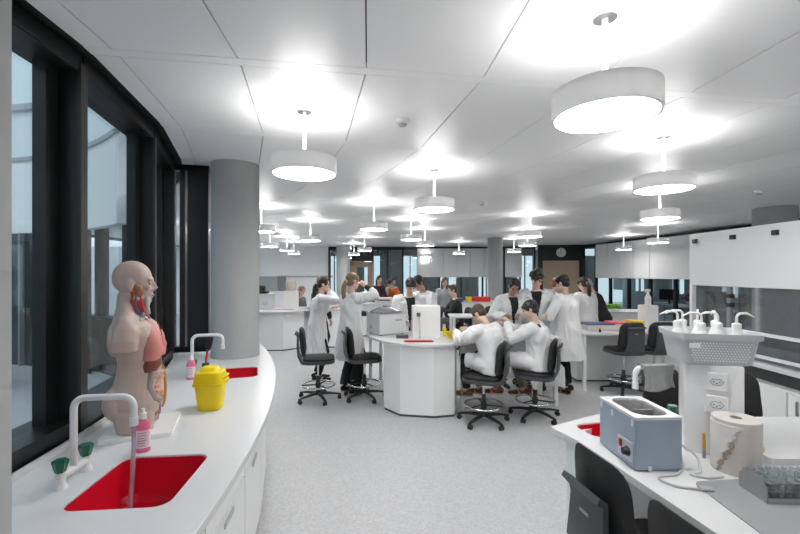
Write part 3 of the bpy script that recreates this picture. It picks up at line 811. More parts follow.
def curve(pts, k=8):
    out = []; P = [V(p) for p in pts]; P = [P[0]*2-P[1]]+P+[P[-1]*2-P[-2]]
    for i in range(1, len(P)-2):
        for j in range(k):
            t = j/k; a, b, c, d = P[i-1:i+3]
            out.append(.5*((2*b)+(c-a)*t+(2*a-5*b+4*c-d)*t*t+(3*b-a-3*c+d)*t**3))
    out.append(P[-2]); return out
m.tube(curve([(1.212, 1.90, 1.02), (1.25, 1.88, 1.02), (1.262, 1.86, .97), (1.245, 1.81, .912), (1.17, 1.725, .906), (1.09, 1.705, .906), (1.062, 1.675, .906), (1.10, 1.625, .906), (1.17, 1.60, .9075)]), .0048, 8)
m.tube(curve([(1.258, 1.87, .985), (1.31, 1.815, .94), (1.30, 1.78, .906), (1.27, 1.735, .906), (1.22, 1.72, .906), (1.27, 1.69, .906), (1.34, 1.70, .906)]), .0048, 8)
cab = tag(m.build('power_cable', CABLE, None, True), 'pale grey mains cable looping from the water bath over the bench', 'cable')
m = MB(); m.loft([((1.165, 1.600, .9125), (0, .008, 0), (0, 0, .008)), ((1.185, 1.595, .9125), (0, .010, 0), (0, 0, .009)), ((1.21, 1.585, .9125), (0, .010, 0), (0, 0, .009))], 10); m.build('connector', mat('connector_grey', (.40, .41, .41), .4), cab, True)

tw = tower((1.50, 1.985, .90), -.50, 'white socket tower with two double sockets under the bottle basket', .225, .19, .423)
# basket with wash bottles
def basket_mat():
    m = mat('basket_grey_plastic', (.50, .51, .53), .4, vary=.02)
    nt = m.node_tree; N = nt.nodes; L = nt.links; b = N['Principled BSDF']
    return m
BK = thing('perforated_basket', 'grey perforated plastic basket full of wash bottles on the socket tower', 'basket', (1.50, 2.00, 1.3235), -.24)
BW, BD, BH = .345, .27, .147
def bk_loop(s, n=6): return rrect(0, 0, BW*s, BD*s, .05, 0, n)
m = MB(); R = []
for s_, z in ((.80, .0), (.86, .004), (.965, BH-.03), (1.03, BH-.028), (1.05, BH), (1.02, BH), (.95, BH-.02), (.84, .012), (.78, .010)):
    R.append([V((x, y, z)) for x, y in bk_loop(s_)])
m.rings(R)
bko = m.build('basket_shell', basket_mat(), BK, True, angle=35)
# the perforations: small diamond holes, the white bottles show through them
hm = MB()
for side in ((0, -1), (-1, 0)):
    for row in range(8):
        z = .022+row*.0115; s_ = .86+(.965-.86)*(z/(BH-.03))+.004
        for c_ in range(-9, 10) if side[1] else range(-5, 6):
            u = (c_+.5*(row % 2))*.0125
            if side[1]:
                if abs(u) > .125*s_: continue
                M = Matrix.Translation((u, -BD*s_/2-.0006, z))
                hm.bm.faces.new([hm.bm.verts.new(M @ V(q)) for q in ((0, 0, -.005), (.005, 0, 0), (0, 0, .005), (-.005, 0, 0))])
hm.build('perforations', mat('hole_showing_white', (.78, .79, .80), .5), BK)
MB().box((-BW*.32, -BD/2-.006, BH*.62), (.045, .004, .022), bev=.0015).build('handle_slot', WPLAST, BK)
WB_ = mat('milky_bottle', (.78, .79, .79), .35, vary=.02)
def wash_bottle(loc, rz, label, tilt=0.0, lean=(0, 0), h=.2):
    r = thing('wash_bottle', label, 'bottle', loc, rz); r.rotation_euler = (lean[0], lean[1], rz)
    MB().lathe([(.0, 0), (.030, 0), (.032, .006), (.032, h*.45), (.029, h*.56), (.016, h*.72), (.015, h*.74)], n=22).build('bottle_body', WB_, r, True, angle=60)
    MB().lathe([(.019, h*.73), (.019, h*.86), (.009, h*.89), (.0, h*.89)], n=20).build('screw_cap', WPLAST, r, True)
    k = h*.88; pts = [(0, 0, k-.01), (0, 0, k+.025)]+[(.022-.022*math.cos(a), 0, k+.025+.022*math.sin(a)) for a in [i*PI/10 for i in range(1, 5)]]+[(.05, 0, k+.047+tilt*.3), (.085, 0, k+.030+tilt)]
    MB().tube(pts, [.0055]*(len(pts)-1)+[.003], 10).build('spout', WPLAST, r, True)
    return r
zb = 1.336
def onb(x, y):
    a = -.24; return (1.50+x*math.cos(a)-y*math.sin(a), 2.0+x*math.sin(a)+y*math.cos(a), zb)
wbp = wash_bottle(onb(-.118, .03), PI*.97, 'white wash bottle at the left end of the basket, spout pointing left')
for (x, y, rz, lb, ln) in ((.105, -.035, .05, 'white wash bottle at the right front of the basket, spout pointing right', (0, 0)),
    (-.045, -.045, PI*.95, 'white wash bottle in the front row of the basket, second from the left', (0, 0)),
    (-.02, .055, -2.2, 'leaning white wash bottle in the middle of the basket', (0, -.18)),
    (.035, -.02, PI*.9, 'white wash bottle right of the basket middle, spout pointing left', (0, 0)),
    (.065, .065, 1.1, 'white wash bottle in the back row right of the middle', (0, .1)),
    (-.075, .085, PI*.98, 'white wash bottle in the back row left of the middle', (0, 0))):
    o = dup(wbp, lb, onb(x, y), rz); o.rotation_euler = (ln[0], ln[1], rz)

# faucet with a grey cloth over it
p = (1.515, 2.205, .90)
faucet(p, math.radians(178), 'white gooseneck tap with a grey cloth over it behind the water bath', reach=.245, hgt=.345)
CLOTH = mat('grey_cloth', (.27, .275, .275), .9, vary=.10, scale=40, bump=.15, bscale=160, sheen=.2)
cl = MB(); nx, nz = 14, 14; grid = []
def clothpt(u, v):
    x = 1.295+u*.165; s_ = v*2-1   # over the bar: front (-1) to back (+1)
    drop = max(0, abs(s_)-.10)/.90
    side = (math.copysign(min(abs(s_)/.10, 1), s_))*.020
    L1 = (.135+.012*math.sin(u*5)) if s_ < 0 else .09
    return V((x+.008*math.sin(v*9+u*3), 2.205+side+math.copysign(drop*.010*math.sin(u*9+1), s_)*(1 if s_ < 0 else .6)-(.006*math.sin(u*13))*drop, .90+.345+.018-drop*L1-(0 if abs(s_) > .1 else (s_/.1)**2*.006)))
cl.rings([[clothpt(i/nx, j/nz) for i in range(nx+1)] for j in range(nz+1)][:1], cap=False) if False else None
vv = [[cl.bm.verts.new(clothpt(i/nx, j/(2*nz))) for i in range(nx+1)] for j in range(2*nz+1)]
for j in range(2*nz):
    for i in range(nx): cl.bm.faces.new((vv[j][i], vv[j][i+1], vv[j+1][i+1], vv[j+1][i]))
co_ = cl.build('cleaning_cloth', CLOTH, None, True)
md = co_.modifiers.new('thick', 'SOLIDIFY'); md.thickness = .003
tag(co_, 'grey cleaning cloth hung over the tap behind the water bath', 'cloth')

# paper roll
PAPER = mat('recycled_paper', (.62, .575, .545), .9, vary=.05, scale=60, bump=.1, bscale=220)
pr = thing('paper_roll', 'beige paper towel roll with torn edge on the front bench', 'paper roll', (1.455, 1.775, .90), -1.35)
RR = .088; HR = .225
MB().lathe([(.022, 0), (RR-.002, 0), (RR, .002), (RR, HR-.002), (RR-.002, HR), (.022, HR), (.022, 0)], n=64, cap=False).build('roll', PAPER, pr, True, angle=30)
m = MB(); lo = []; hi = []
rows = []
for i in range(41):
    f = i/40; z = HR*(.03+.90*f)
    a_end = -1.75+1.05*f+.06*math.sin(i*.7)+.03*math.sin(i*1.9)
    rows.append((a_end, z))
prev = None
for a_end, z in rows:
    cur = [m.bm.verts.new(((RR+.0016+.004*(k/17)**4)*math.cos(a_end+(-3.0-a_end)*(1-k/17)), (RR+.0016+.004*(k/17)**4)*math.sin(a_end+(-3.0-a_end)*(1-k/17)), z)) for k in range(18)]
    if prev:
        for k in range(17): m.bm.faces.new((prev[k], prev[k+1], cur[k+1], cur[k]))
    prev = cur
so = m.build('torn_sheet', mat('paper_pale', (.66, .63, .61), .9, bump=.1), pr, True)
so.modifiers.new('thick', 'SOLIDIFY').thickness = .0012
m = MB()
for i in range(14):
    f = i/13*.62; a = -1.75+1.05*f+.05*math.sin(i*2.3)+.02; z = HR*(.03+.90*f)
    m.ell((RR*.995*math.cos(a+.03), RR*.995*math.sin(a+.03), z+.004), (.013, .004, .011), u=8, v=5)
m.build('torn_edge', mat('paper_brown_edge', (.42, .33, .25), .95, vary=.2, scale=80), pr, True)
MB().lathe([(.024, .0), (.024, HR), (.021, HR), (.021, 0)], n=24).build('core', mat('card_core', (.50, .44, .38), .9), pr, True)
# pen / orange tag on the tower, yellow tape
ot = thing('marker_pen', 'orange marker pen clipped upright by the socket tower', 'pen', (1.398, 1.885, .90))
MB().lathe([(.0055, .04), (.0065, .045), (.0065, .10), (.004, .115), (0, .116)], n=12).build('barrel', mat('marker_orange', (.75, .33, .02), .4), ot, True)
MB().lathe([(.006, 0), (.0065, .005), (.0065, .04)], n=12).build('cap', mat('marker_blue_cap', (.30, .34, .45), .4), ot, True)
yl = thing('tape_roll', 'small yellow tape roll lying on the raised table behind the paper roll', 'tape', (1.66, 1.90, .93))
R = [[V((rr*math.cos(2*PI*j/28), rr*math.sin(2*PI*j/28), z)) for j in range(28)] for rr, z in ((.022, 0), (.022, .018), (.014, .018), (.014, 0))]
MB().rings(R, closed=True).build('tape', mat('tape_yellow', (.78, .55, .02), .5), yl, True, angle=30)

# grey mat
gm = MB(); gm.slab(rpoly([(1.185, 1.665), (1.17, 1.24), (1.25, 1.0), (2.2, 1.0), (2.2, 1.70), (1.55, 1.70)], [.04, .05, .03, .03, .03, .02]), [], .90, .9045)
tag(gm.build('bench_mat', mat('grey_rubber_mat', (.30, .31, .32), .6, vary=.04), None, bev=.0015), 'flat grey rubber mat on the front bench under the tube rack', 'mat')
# tube rack: folded steel rack with glass tubes lying in rows
rk = thing('tube_rack', 'steel test tube rack full of glass tubes on the grey mat', 'tube rack', (1.60, 1.56, .9045), -.03)
m = MB(); L2 = .50
m.slab(rrect(0, 0, L2, .13, .004), [], 0, .003)
for y in (-.065, .065): m.box((0, y, .010), (L2, .003, .020))
m.build('tray', STEEL, rk)
for x in (-L2/2, L2/2):
    m = MB(); m.bm.faces.new([m.bm.verts.new(q) for q in ((x, -.065, 0), (x, .065, 0), (x, .065, .055), (x, .045, .075), (x, -.045, .075), (x, -.065, .055))]); o = m.build('end_plate', STEEL, rk)
    o.modifiers.new('thick', 'SOLIDIFY').thickness = .003
for z in (.042, .072):
    holes = [rrect(-L2/2+.035+i*.03, y, .021, .021, .0104, 0, 3) for i in range(15) for y in (-.045, -.015, .015, .045)]
    MB().slab(rrect(0, 0, L2-.004, .128, .004), holes, z, z+.0015).build('perforated_shelf', STEEL, rk)
TUBEG = glassmat('tube_glass', (.90, .93, .94), 1.5, opac=.12, dirt=(.75, .78, .8))
tm = None
for i in range(15):
    for yi, y in enumerate((-.045, -.015, .015, .045)):
        lb = 'small glass test tube standing in the steel rack on the grey mat'
        c, s_ = math.cos(-.03), math.sin(-.03); x = -L2/2+.035+i*.03
        loc = (1.60+x*c-y*s_, 1.56+x*s_+y*c, .9077)
        if tm is None:
            tm = MB().lathe([(.0, .0), (.006, .002), (.009, .009), (.009, .078), (.0105, .080), (.0105, .082), (.008, .082), (.008, .01), (0, .004)], n=14).build('test_tube', TUBEG, None, True)
            tag(tm, lb, 'test tube', 'glass tubes in the steel rack'); tm.location = loc
        else:
            o = tm.copy(); COL.objects.link(o); o.location = loc

# ================================================================== FUME CUPBOARD on the right
fc = thing('fume_cupboard', 'white fume cupboard with raised front panel and black clips on the right', 'fume cupboard', (3.3, 2.9, 0))
LF = 1.78
MB().box((.40, LF/2, .37), (.76, LF, .74)).build('base_cabinet', WHITE2, fc)
for y in (.30, .89, 1.48):
    d = MB().box((.008, y, .38), (.02, .575, .70), bev=.002).build('door', WHITE2, fc)
    MB().box((-.006, y+.2, .62), (.012, .02, .12)).build('handle', STEEL, d)
MB().box((.44, LF/2, .81), (.62, LF-.02, .14)).build('shaded_recess', CHARC, fc)  # charcoal colour stands in for the shade under the worktop
MB().box((.39, LF/2, .905), (.82, LF, .045), bev=.004).build('worktop', SOLID, fc)
MB().box((.03, LF/2, 1.90), (.05, LF, .575), bev=.004).build('front_panel', mat('panel_white_enamel', (.70, .71, .72), .35, vary=.01), fc)
m = MB(); m.box((.003, LF/2, 2.105), (.006, LF, .004)); m.build('panel_groove', GREYLAM, fc)
for y in (LF-.10, LF-.62, LF-1.08, .2):
    c = MB(); c.box((-.006, y, 2.105), (.03, .055, .045), bev=.004); c.build('panel_clip', BLACKP, fc)
for y in (LF-.02, .02):
    MB().box((.03, y, 1.27), (.05, .04, .70)).build('front_post', WHITE, fc)
m = MB(); m.box((.04, LF-.53, 1.27), (.03, .05, .69)); m.build('sash_post', mat('sash_post_grey', (.30, .31, .32), .4, .4), fc)
for z in (1.43, 1.52):
    m = MB(); m.box((.005, LF-.58, z), (.05, .05, .04), bev=.004); m.tube([(.0, LF-.60, z), (-.02, LF-.64, z+.02)], .012, 8); m.build('sash_clamp', BLACKP, fc)
FG = glassmat('fume_glass', (.70, .73, .75), 1.5, opac=.10, dirt=(.5, .52, .53))
MB().box((.05, LF-.27, 1.27), (.006, .46, .68)).build('glass_sash', FG, fc)
MB().box((.05, (LF-.56)/2, 1.27), (.006, LF-.60, .68)).build('glass_sash', FG, fc)
MB().box((.0, LF/2-.28, 1.19), (.025, LF-.6, .03), bev=.003).build('hand_rail', WPLAST, fc)
MB().box((.0, LF/2-.28, .985), (.025, LF-.6, .03), bev=.003).build('lower_rail', WPLAST, fc)
MB().box((.0, LF/2-.28, 1.085), (.006, LF-.6, .17)).build('splash_screen', FG, fc)
MB().box((.78, LF/2, 1.55), (.03, LF, 1.25)).build('back_pane', glassmat('fume_back_glass', (.55, .57, .58), 1.5, opac=.15, dirt=(.35, .37, .38)), fc)
MB().box((.42, LF/2, 2.175), (.78, LF, .02)).build('roof', WHITE2, fc)
for y in (.03, LF-.03): MB().box((.77, y, 1.55), (.05, .05, 1.25)).build('rear_post', WHITE, fc)
m = MB(); m.tube(curve([(.10, LF-.28, .84), (-.03, LF-.28, .83), (-.06, LF-.30, .74), (-.03, LF-.22, .68), (-.03, LF-.16, .76), (.0, LF-.16, .84), (.1, LF-.16, .85)]), .007, 8); m.build('black_hose', BLACKP, fc, True)

# ================================================================== MIDDLE BENCH ITEMS
cf = thing('bench_centrifuge', 'white bench centrifuge with smoky domed lid on the middle bench', 'centrifuge', (-.20, 5.80, .90), .55)
WM = mat('instrument_white', (.66, .67, .68), .4, vary=.02)
MB().box((0, 0, .145), (.42, .40, .27), bev=.012).build('housing', WM, cf)
for x in (-.17, .17):
    for y in (-.16, .16): MB().lathe([(.016, 0), (.016, .014)], (x, y, 0), 12).build('foot', BLACKP, cf)
MB().box((0, 0, .283), (.425, .405, .012), bev=.003).build('rim', mat('instrument_grey', (.40, .41, .43), .4), cf)
SM = glassmat('smoky_lid', (.55, .57, .60), 1.45, opac=.55, dirt=(.30, .31, .33))
MB().loft([((0, 0, .289), (.205, 0, 0), (0, .195, 0)), ((0, 0, .315), (.19, 0, 0), (0, .18, 0)), ((0, .02, .365), (.09, 0, 0), (0, .08, 0)), ((0, .02, .372), (.05, 0, 0), (0, .045, 0))], 20, 4.0).build('lid', SM, cf, True, angle=30)
MB().lathe([(.03, .37), (.03, .39), (0, .392)], (0, .02, 0), 16).build('lid_knob', SM, cf, True)
MB().box((.09, -.201, .20), (.10, .004, .022)).build('name_plate', mat('plate_grey', (.35, .36, .38), .4), cf)
MB().box((-.212, .05, .10), (.004, .06, .05)).build('power_inlet', mat('inlet_grey', (.42, .44, .5), .4), cf)
def tray(loc, rz, w, d, h, m_, name, label, cat, group=None):
    r = thing(name, label, cat, loc, rz, group)
    mb = MB(); mb.rings([[V((x, y, z)) for x, y in rrect(0, 0, w*s_, d*s_, .015)] for s_, z in ((.86, 0), (1.0, h), (1.06, h), (1.06, h-.006), (1.02, h-.008), (.9, .0))][:3]+[[V((x, y, z)) for x, y in rrect(0, 0, w*s_, d*s_, .015)] for s_, z in ((.98, h), (.84, .006))])
    mb.build('tray_shell', m_, r, True, angle=30); return r
tray((.76, 5.28, .90), .3, .24, .30, .085, YEL, 'storage_tray', 'yellow plastic tray on the middle bench in front of the seated boy', 'tray')
m = MB()
for i in range(5): m.box((.76+.008*i, 5.25+.02*i, .925+.013*i), (.10, .02, .012), rz=.6+.4*i)
tag(m.build('cable_bundle', mat('dark_purple_cable', (.08, .07, .13), .5)), 'dark bundle of leads heaped in the yellow tray', 'cables')
yb2 = MB(); yb2.box((.60, 5.52, .955), (.05, .06, .11), bev=.006); tag(yb2.build('yellow_box', YEL), 'small yellow box beside the plain white tower', 'box')
bt = thing('glassware_tray', 'dark rack of small glassware beside the centrifuge', 'rack', (.03, 5.36, .90))
MB().box((0, 0, .02), (.16, .10, .04), bev=.003).build('rack_body', CHARC, bt)
for i in range(6): MB().lathe([(.010, 0), (.010, .045), (.006, .05)], (-.06+.024*i, .0, .04), 10).build('vial', CLEAR, bt, True)

# right table items
BLUE = mat('navy_plastic', (.06, .07, .20), .45); REDP = mat('red_plastic', (.70, .03, .02), .4); LIME = mat('lime_green', (.22, .50, .03), .5, vary=.15, scale=50)
def box_(loc, rz, w, d, h, mbody, mlid, label, name='storage_box'):
    r = thing(name, label, 'box', loc, rz)
    MB().box((0, 0, h*.42), (w, d, h*.84), bev=.006).build('box_body', mbody, r)
    MB().box((0, 0, h*.92), (w+.012, d+.012, h*.16), bev=.004).build('lid', mlid, r); return r
CREAM = mat('cream_card', (.62, .60, .57), .6)
box_((3.10, 6.50, .86), .05, .44, .32, .10, CREAM, BLUE, 'flat box with navy lid on the right table, left one')
box_((3.46, 6.55, .86), -.1, .26, .30, .115, CREAM, REDP, 'flat box with red lid between navy box and left chair')
box_((3.78, 6.62, .86), .1, .16, .25, .13, YEL, YEL, 'yellow box behind the right table chairs')
box_((4.3, 6.5, .86), .1, .2, .25, .11, YEL, CREAM, 'yellow box with cream lid right of the white power tower')
ik = thing('ink_bottle', 'tiny dark bottle with red dropper on the right table edge', 'bottle', (3.0, 6.15, .86))
MB().lathe([(.018, 0), (.018, .035), (.008, .045)], n=12).build('bottle_body', BLACKP, ik, True); MB().lathe([(.009, .045), (.007, .07), (0, .072)], n=12).build('dropper', REDP, ik, True)
sb = thing('spray_bottle', 'white spray bottle standing on the power tower of the right table', 'bottle', (4.1, 6.78, 1.228), .3)
MB().lathe([(.0, 0), (.045, 0), (.048, .01), (.048, .12), (.02, .17), (.018, .19)], n=20).build('bottle_body', WB_, sb, True)
m = MB(); m.box((-.01, 0, .235), (.11, .025, .04), bev=.006); m.tube([(0, 0, .185), (0, 0, .225)], .019, 12); m.tube([(-.055, 0, .225), (-.045, 0, .19)], .006, 6); m.build('trigger_head', WPLAST, sb)
pt_ = thing('plant_tray', 'lime green seedling tray on the white bench at the glass wall', 'plant tray', (4.75, 9.2, .90))
MB().box((0, 0, .04), (.46, .30, .08), bev=.006).build('tray', CLEAR, pt_)
m = MB(); random.seed(3)
for i in range(260):
    x, y = random.uniform(-.2, .2), random.uniform(-.12, .12); m.ell((x, y, .06+random.uniform(0, .09)), (.016, .016, .012), u=6, v=4)
tag(m.build('seedlings', LIME, pt_, True), kind='stuff')
# boxes on the far bench under the cupboards
for x, w, c, lb in ((1.72, .30, BLUE, 'long navy box on the bench under the back cupboards'), (2.05, .15, YEL, 'yellow box between navy and red ones under the back cupboards'), (2.42, .50, REDP, 'red box at the right end under the back cupboards')):
    box_((x, 12.25, .90), 0, w, .3, .14 if c is not BLUE else .10, c, c, lb)
# far left bench items
wx = box_((-3.25, 9.75, .90), .1, .48, .34, .36, WM, WM, 'white instrument box on the far left bench beside the column', 'instrument_box')
MB().ell((.08, -.172, .14), (.07, .004, .05)).build('blue_mark', mat('pale_blue_mark', (.45, .55, .68), .5), wx)
m = thing('microscope_set', 'dark instrument standing on the white box at the far left', 'instrument', (-3.3, 9.78, 1.26))
MB().box((0, 0, .03), (.30, .2, .06), bev=.006).build('base', BLACKP, m); MB().box((-.03, .05, .12), (.18, .08, .14), bev=.006).build('body', CHARC, m); MB().tube([(.05, -.02, .10), (.09, -.06, .16)], .03, 10).build('tube', BLACKP, m, True)
tower((-2.62, 9.85, .90), .1, 'white power tower on the far left bench beyond the red sink', .34, .2, .42, False)
lp_ = thing('tan_box', 'beige rounded canister on the white tower far left', 'canister', (-2.62, 9.85, 1.328))
MB().lathe([(.10, 0), (.12, .03), (.12, .2), (.09, .24), (0, .245)], n=20).build('canister_body', mat('beige_plastic', (.55, .48, .40), .5), lp_, True)
sq = thing('printer', 'small grey printer on the bench in front of the glass doors', 'printer', (-.45, 11.5, .90))
MB().box((0, 0, .08), (.5, .36, .16), bev=.01).build('printer_body', WM, sq); MB().box((0, -.17, .10), (.34, .04, .03)).build('paper_slot', BLACKP, sq)
nt_ = thing('sticky_notes', 'yellow sticky note block on the bench behind the ponytail girl', 'notes', (-1.62, 9.75, .90)); MB().box((0, 0, .04), (.16, .14, .08)).build('pad', mat('note_yellow', (.75, .68, .12), .7), nt_)
# the room behind the right glass wall
for i, (x, y, lb) in enumerate(((8.6, 13.1, 'dark monitor on the desk behind the right glass wall, left one'), (8.9, 11.6, 'dark monitor on the desk behind the right glass wall, right one'))):
    mo = thing('monitor', lb, 'monitor', (x, y, .76), -.9)
    MB().box((0, 0, .30), (.56, .03, .34), bev=.004).build('screen', BLACKP, mo); MB().box((0, .02, .08), (.05, .03, .16)).build('stand', BLACKP, mo); MB().box((0, .02, .006), (.24, .16, .012)).build('foot', BLACKP, mo)
dk = thing('office_desk', 'pale desk with two monitors behind the right glass wall', 'desk'); MB().slab([(8.35, 10.4), (9.2, 10.4), (9.0, 13.9), (8.2, 13.9)], [], .73, .76).build('desktop', WHITE, dk)
for x, y in ((8.4, 10.5), (9.1, 10.5), (8.3, 13.8), (8.9, 13.8)): MB().box((x, y, .365), (.05, .05, .73)).build('leg', STEEL, dk)
fl = thing('flowering_plant', 'pink flowering pot plant behind the right glass wall', 'plant', (8.75, 12.4, .76))
MB().lathe([(.07, 0), (.09, .12), (.08, .12), (.0, .1)], n=18).build('pot', WPLAST, fl, True)
m = MB(); m2 = MB()
for i in range(60):
    a, rr = random.uniform(0, 2*PI), random.uniform(0, .2); q = (rr*math.cos(a), rr*math.sin(a), .16+random.uniform(0, .2)); (m if i % 2 else m2).ell(q, (.03, .03, .02), u=6, v=4)
m.build('blossom', mat('magenta_blossom', (.55, .05, .25), .6), fl, True); m2.build('leaves', mat('leaf_green', (.04, .14, .03), .6), fl, True)
# ================================================================== PEOPLE
def blob(mb, name, m, parent, voxel=.010, it=4, disp=None, cut=None, solid=0, seed=0):
    """grow one continuous skin over overlapping solids"""
    bmesh.ops.recalc_face_normals(mb.bm, faces=list(mb.bm.faces))
    me = bpy.data.meshes.new('t'); mb.bm.to_mesh(me); mb.bm.free()
    o = bpy.data.objects.new('t', me); COL.objects.link(o)
    r = o.modifiers.new('r', 'REMESH'); r.mode = 'VOXEL'; r.voxel_size = voxel
    if it: sm = o.modifiers.new('s', 'SMOOTH'); sm.factor = .5; sm.iterations = it
    dg = bpy.context.evaluated_depsgraph_get(); dg.update()
    out = bpy.data.meshes.new_from_object(o.evaluated_get(dg))
    bpy.data.objects.remove(o); bpy.data.meshes.remove(me)
    out.name = name
    if disp:
        amp, fx, fz = disp; ns = [v.normal.copy() for v in out.vertices]
        for v, n in zip(out.vertices, ns):
            q = V((v.co.x*fx+seed*7.3, v.co.y*fx, v.co.z*fz))
            a = noise.noise(q)+.5*noise.noise(q*2.1)
            if name == 'lab_coat':      # creases: sharp ridges over the soft drape
                w = noise.noise(V((v.co.x*3+seed, v.co.y*3, v.co.z*2)))*1.4
                rdg = 1-abs(noise.noise(V((v.co.x*11+w+seed*3, v.co.y*11+w, v.co.z*5.5-w))))*3.2
                a = a*.75+.42*max(-1, rdg)*(.5+.5*noise.noise(V((v.co.x*4, v.co.y*4+seed, v.co.z*4))))*1.6
            v.co += n*(a*amp)
    if cut:
        bm = bmesh.new(); bm.from_mesh(out)
        bmesh.ops.delete(bm, geom=[f for f in bm.faces if cut(f.calc_center_median(), f.normal)], context='FACES')
        bm.to_mesh(out); bm.free()
    for p in out.polygons: p.use_smooth = True
    out.materials.clear(); out.materials.append(m)
    ob = bpy.data.objects.new(name, out); COL.objects.link(ob); ob.parent = parent
    if solid:
        s = ob.modifiers.new('s', 'SOLIDIFY'); s.thickness = solid; s.offset = -1
    return ob
def ik(a, b, l1, l2, pole):
    a, b, pole = V(a), V(b), V(pole); d = b-a; L = min(d.length, (l1+l2)*.999); dn = d.normalized()
    x = (l1*l1-l2*l2+L*L)/(2*L); h = math.sqrt(max(0, l1*l1-x*x))
    p = (pole-dn*pole.dot(dn)).normalized()
    return a+dn*x+p*h, a+dn*L
SKINS = {'fair': (.62, .42, .33), 'tan': (.42, .25, .17), 'rosy': (.66, .43, .35)}
def skin(k): return mat('skin_'+k, SKINS[k], .5, vary=.05, scale=30)
def hairm(k): 
    c = {'black': (.010, .009, .009), 'brown': (.065, .038, .022), 'blond': (.21, .135, .078), 'ginger': (.24, .085, .03), 'darkbrown': (.028, .018, .012), 'grey': (.35, .33, .31)}[k]
    return mat('hair_'+k, c, .42, vary=.3, scale=60, bump=.3, bscale=90)
COAT = mat('white_cotton_coat', (.74, .745, .76), .85, vary=.02, scale=8, bump=.06, bscale=120, sheen=.1)
def clothm(name, c): return mat(name, c, .85, vary=.1, scale=20, bump=.08, bscale=150)
def add_head(mb, hc, f, u, r, s=1.0):
    A = (r, f, u)
    def P(x, y, z): return hc+r*(x*s)+f*(y*s)+u*(z*s)
    mb.ell(P(0, -.012, .030), (.075*s, .095*s, .088*s), A, 20, 12)
    mb.ell(P(0, .022, -.030), (.060*s, .064*s, .080*s), A, 18, 10)
    mb.ell(P(0, .055, -.086), (.030*s, .028*s, .024*s), A)          # chin
    mb.ell(P(0, .074, .022), (.046*s, .016*s, .014*s), A)           # brow
    mb.tube([P(0, .082, .018), P(0, .098, -.018), P(0, .104, -.030)], [.008*s, .011*s, .013*s], 10)   # nose
    for k in (-1, 1):
        mb.ell(P(k*.014, .088, -.032), (.009*s, .010*s, .008*s), A)
        mb.ell(P(k*.038, .066, -.020), (.020*s, .018*s, .018*s), A)  # cheek
        mb.ell(P(k*.076, -.008, -.008), (.010*s, .020*s, .032*s), A, 10, 7)  # ear
        mb.ell(P(k*.048, .010, -.070), (.020*s, .040*s, .022*s), A)  # jaw
    mb.ell(P(0, .082, -.058), (.022*s, .010*s, .007*s), A)
    mb.ell(P(0, .080, -.068), (.019*s, .010*s, .007*s), A)
def add_hand(mb, w, d, side_v, palm_n, curl=.5, s=1.0):
    """wrist point, pointing direction, thumb-side direction, palm normal (towards which fingers curl)"""
    d = V(d).normalized(); t = V(side_v); t = (t-d*t.dot(d)).normalized(); n = d.cross(t)
    if n.dot(V(palm_n)) < 0: n = -n
    mb.loft([(w, t*.026*s, n*.019*s), (w+d*.03*s, t*.036*s, n*.017*s), (w+d*.085*s, t*.041*s, n*.014*s), (w+d*.098*s, t*.034*s, n*.010*s)], 12, 2.6)
    for i, (off, L) in enumerate(((.030, .072), (.010, .080), (-.010, .074), (-.029, .058))):
        p0 = w+d*.078*s+t*off*s; a = curl*(.7+.12*i); p = p0; pts = [w+d*.055*s+t*off*s*.9, p0+d*.014*s]; ang = 0
        for seg in (.48, .30, .22):
            ang += a; p = pts[-1]+(d*math.cos(ang)+n*math.sin(ang)+t*off*.9)*L*seg*s; pts.append(p)
        mb.tube(pts, [.0088*s, .0092*s, .0084*s, .0078*s, .0062*s], 8)
    th = [w+d*.022*s+t*.020*s, w+d*.05*s+t*.046*s+n*.010*s, w+d*.078*s+t*.056*s+n*.024*s, w+d*.098*s+t*.052*s+n*.036*s]
    mb.tube(th, [.013*s, .0115*s, .0098*s, .0075*s], 8)

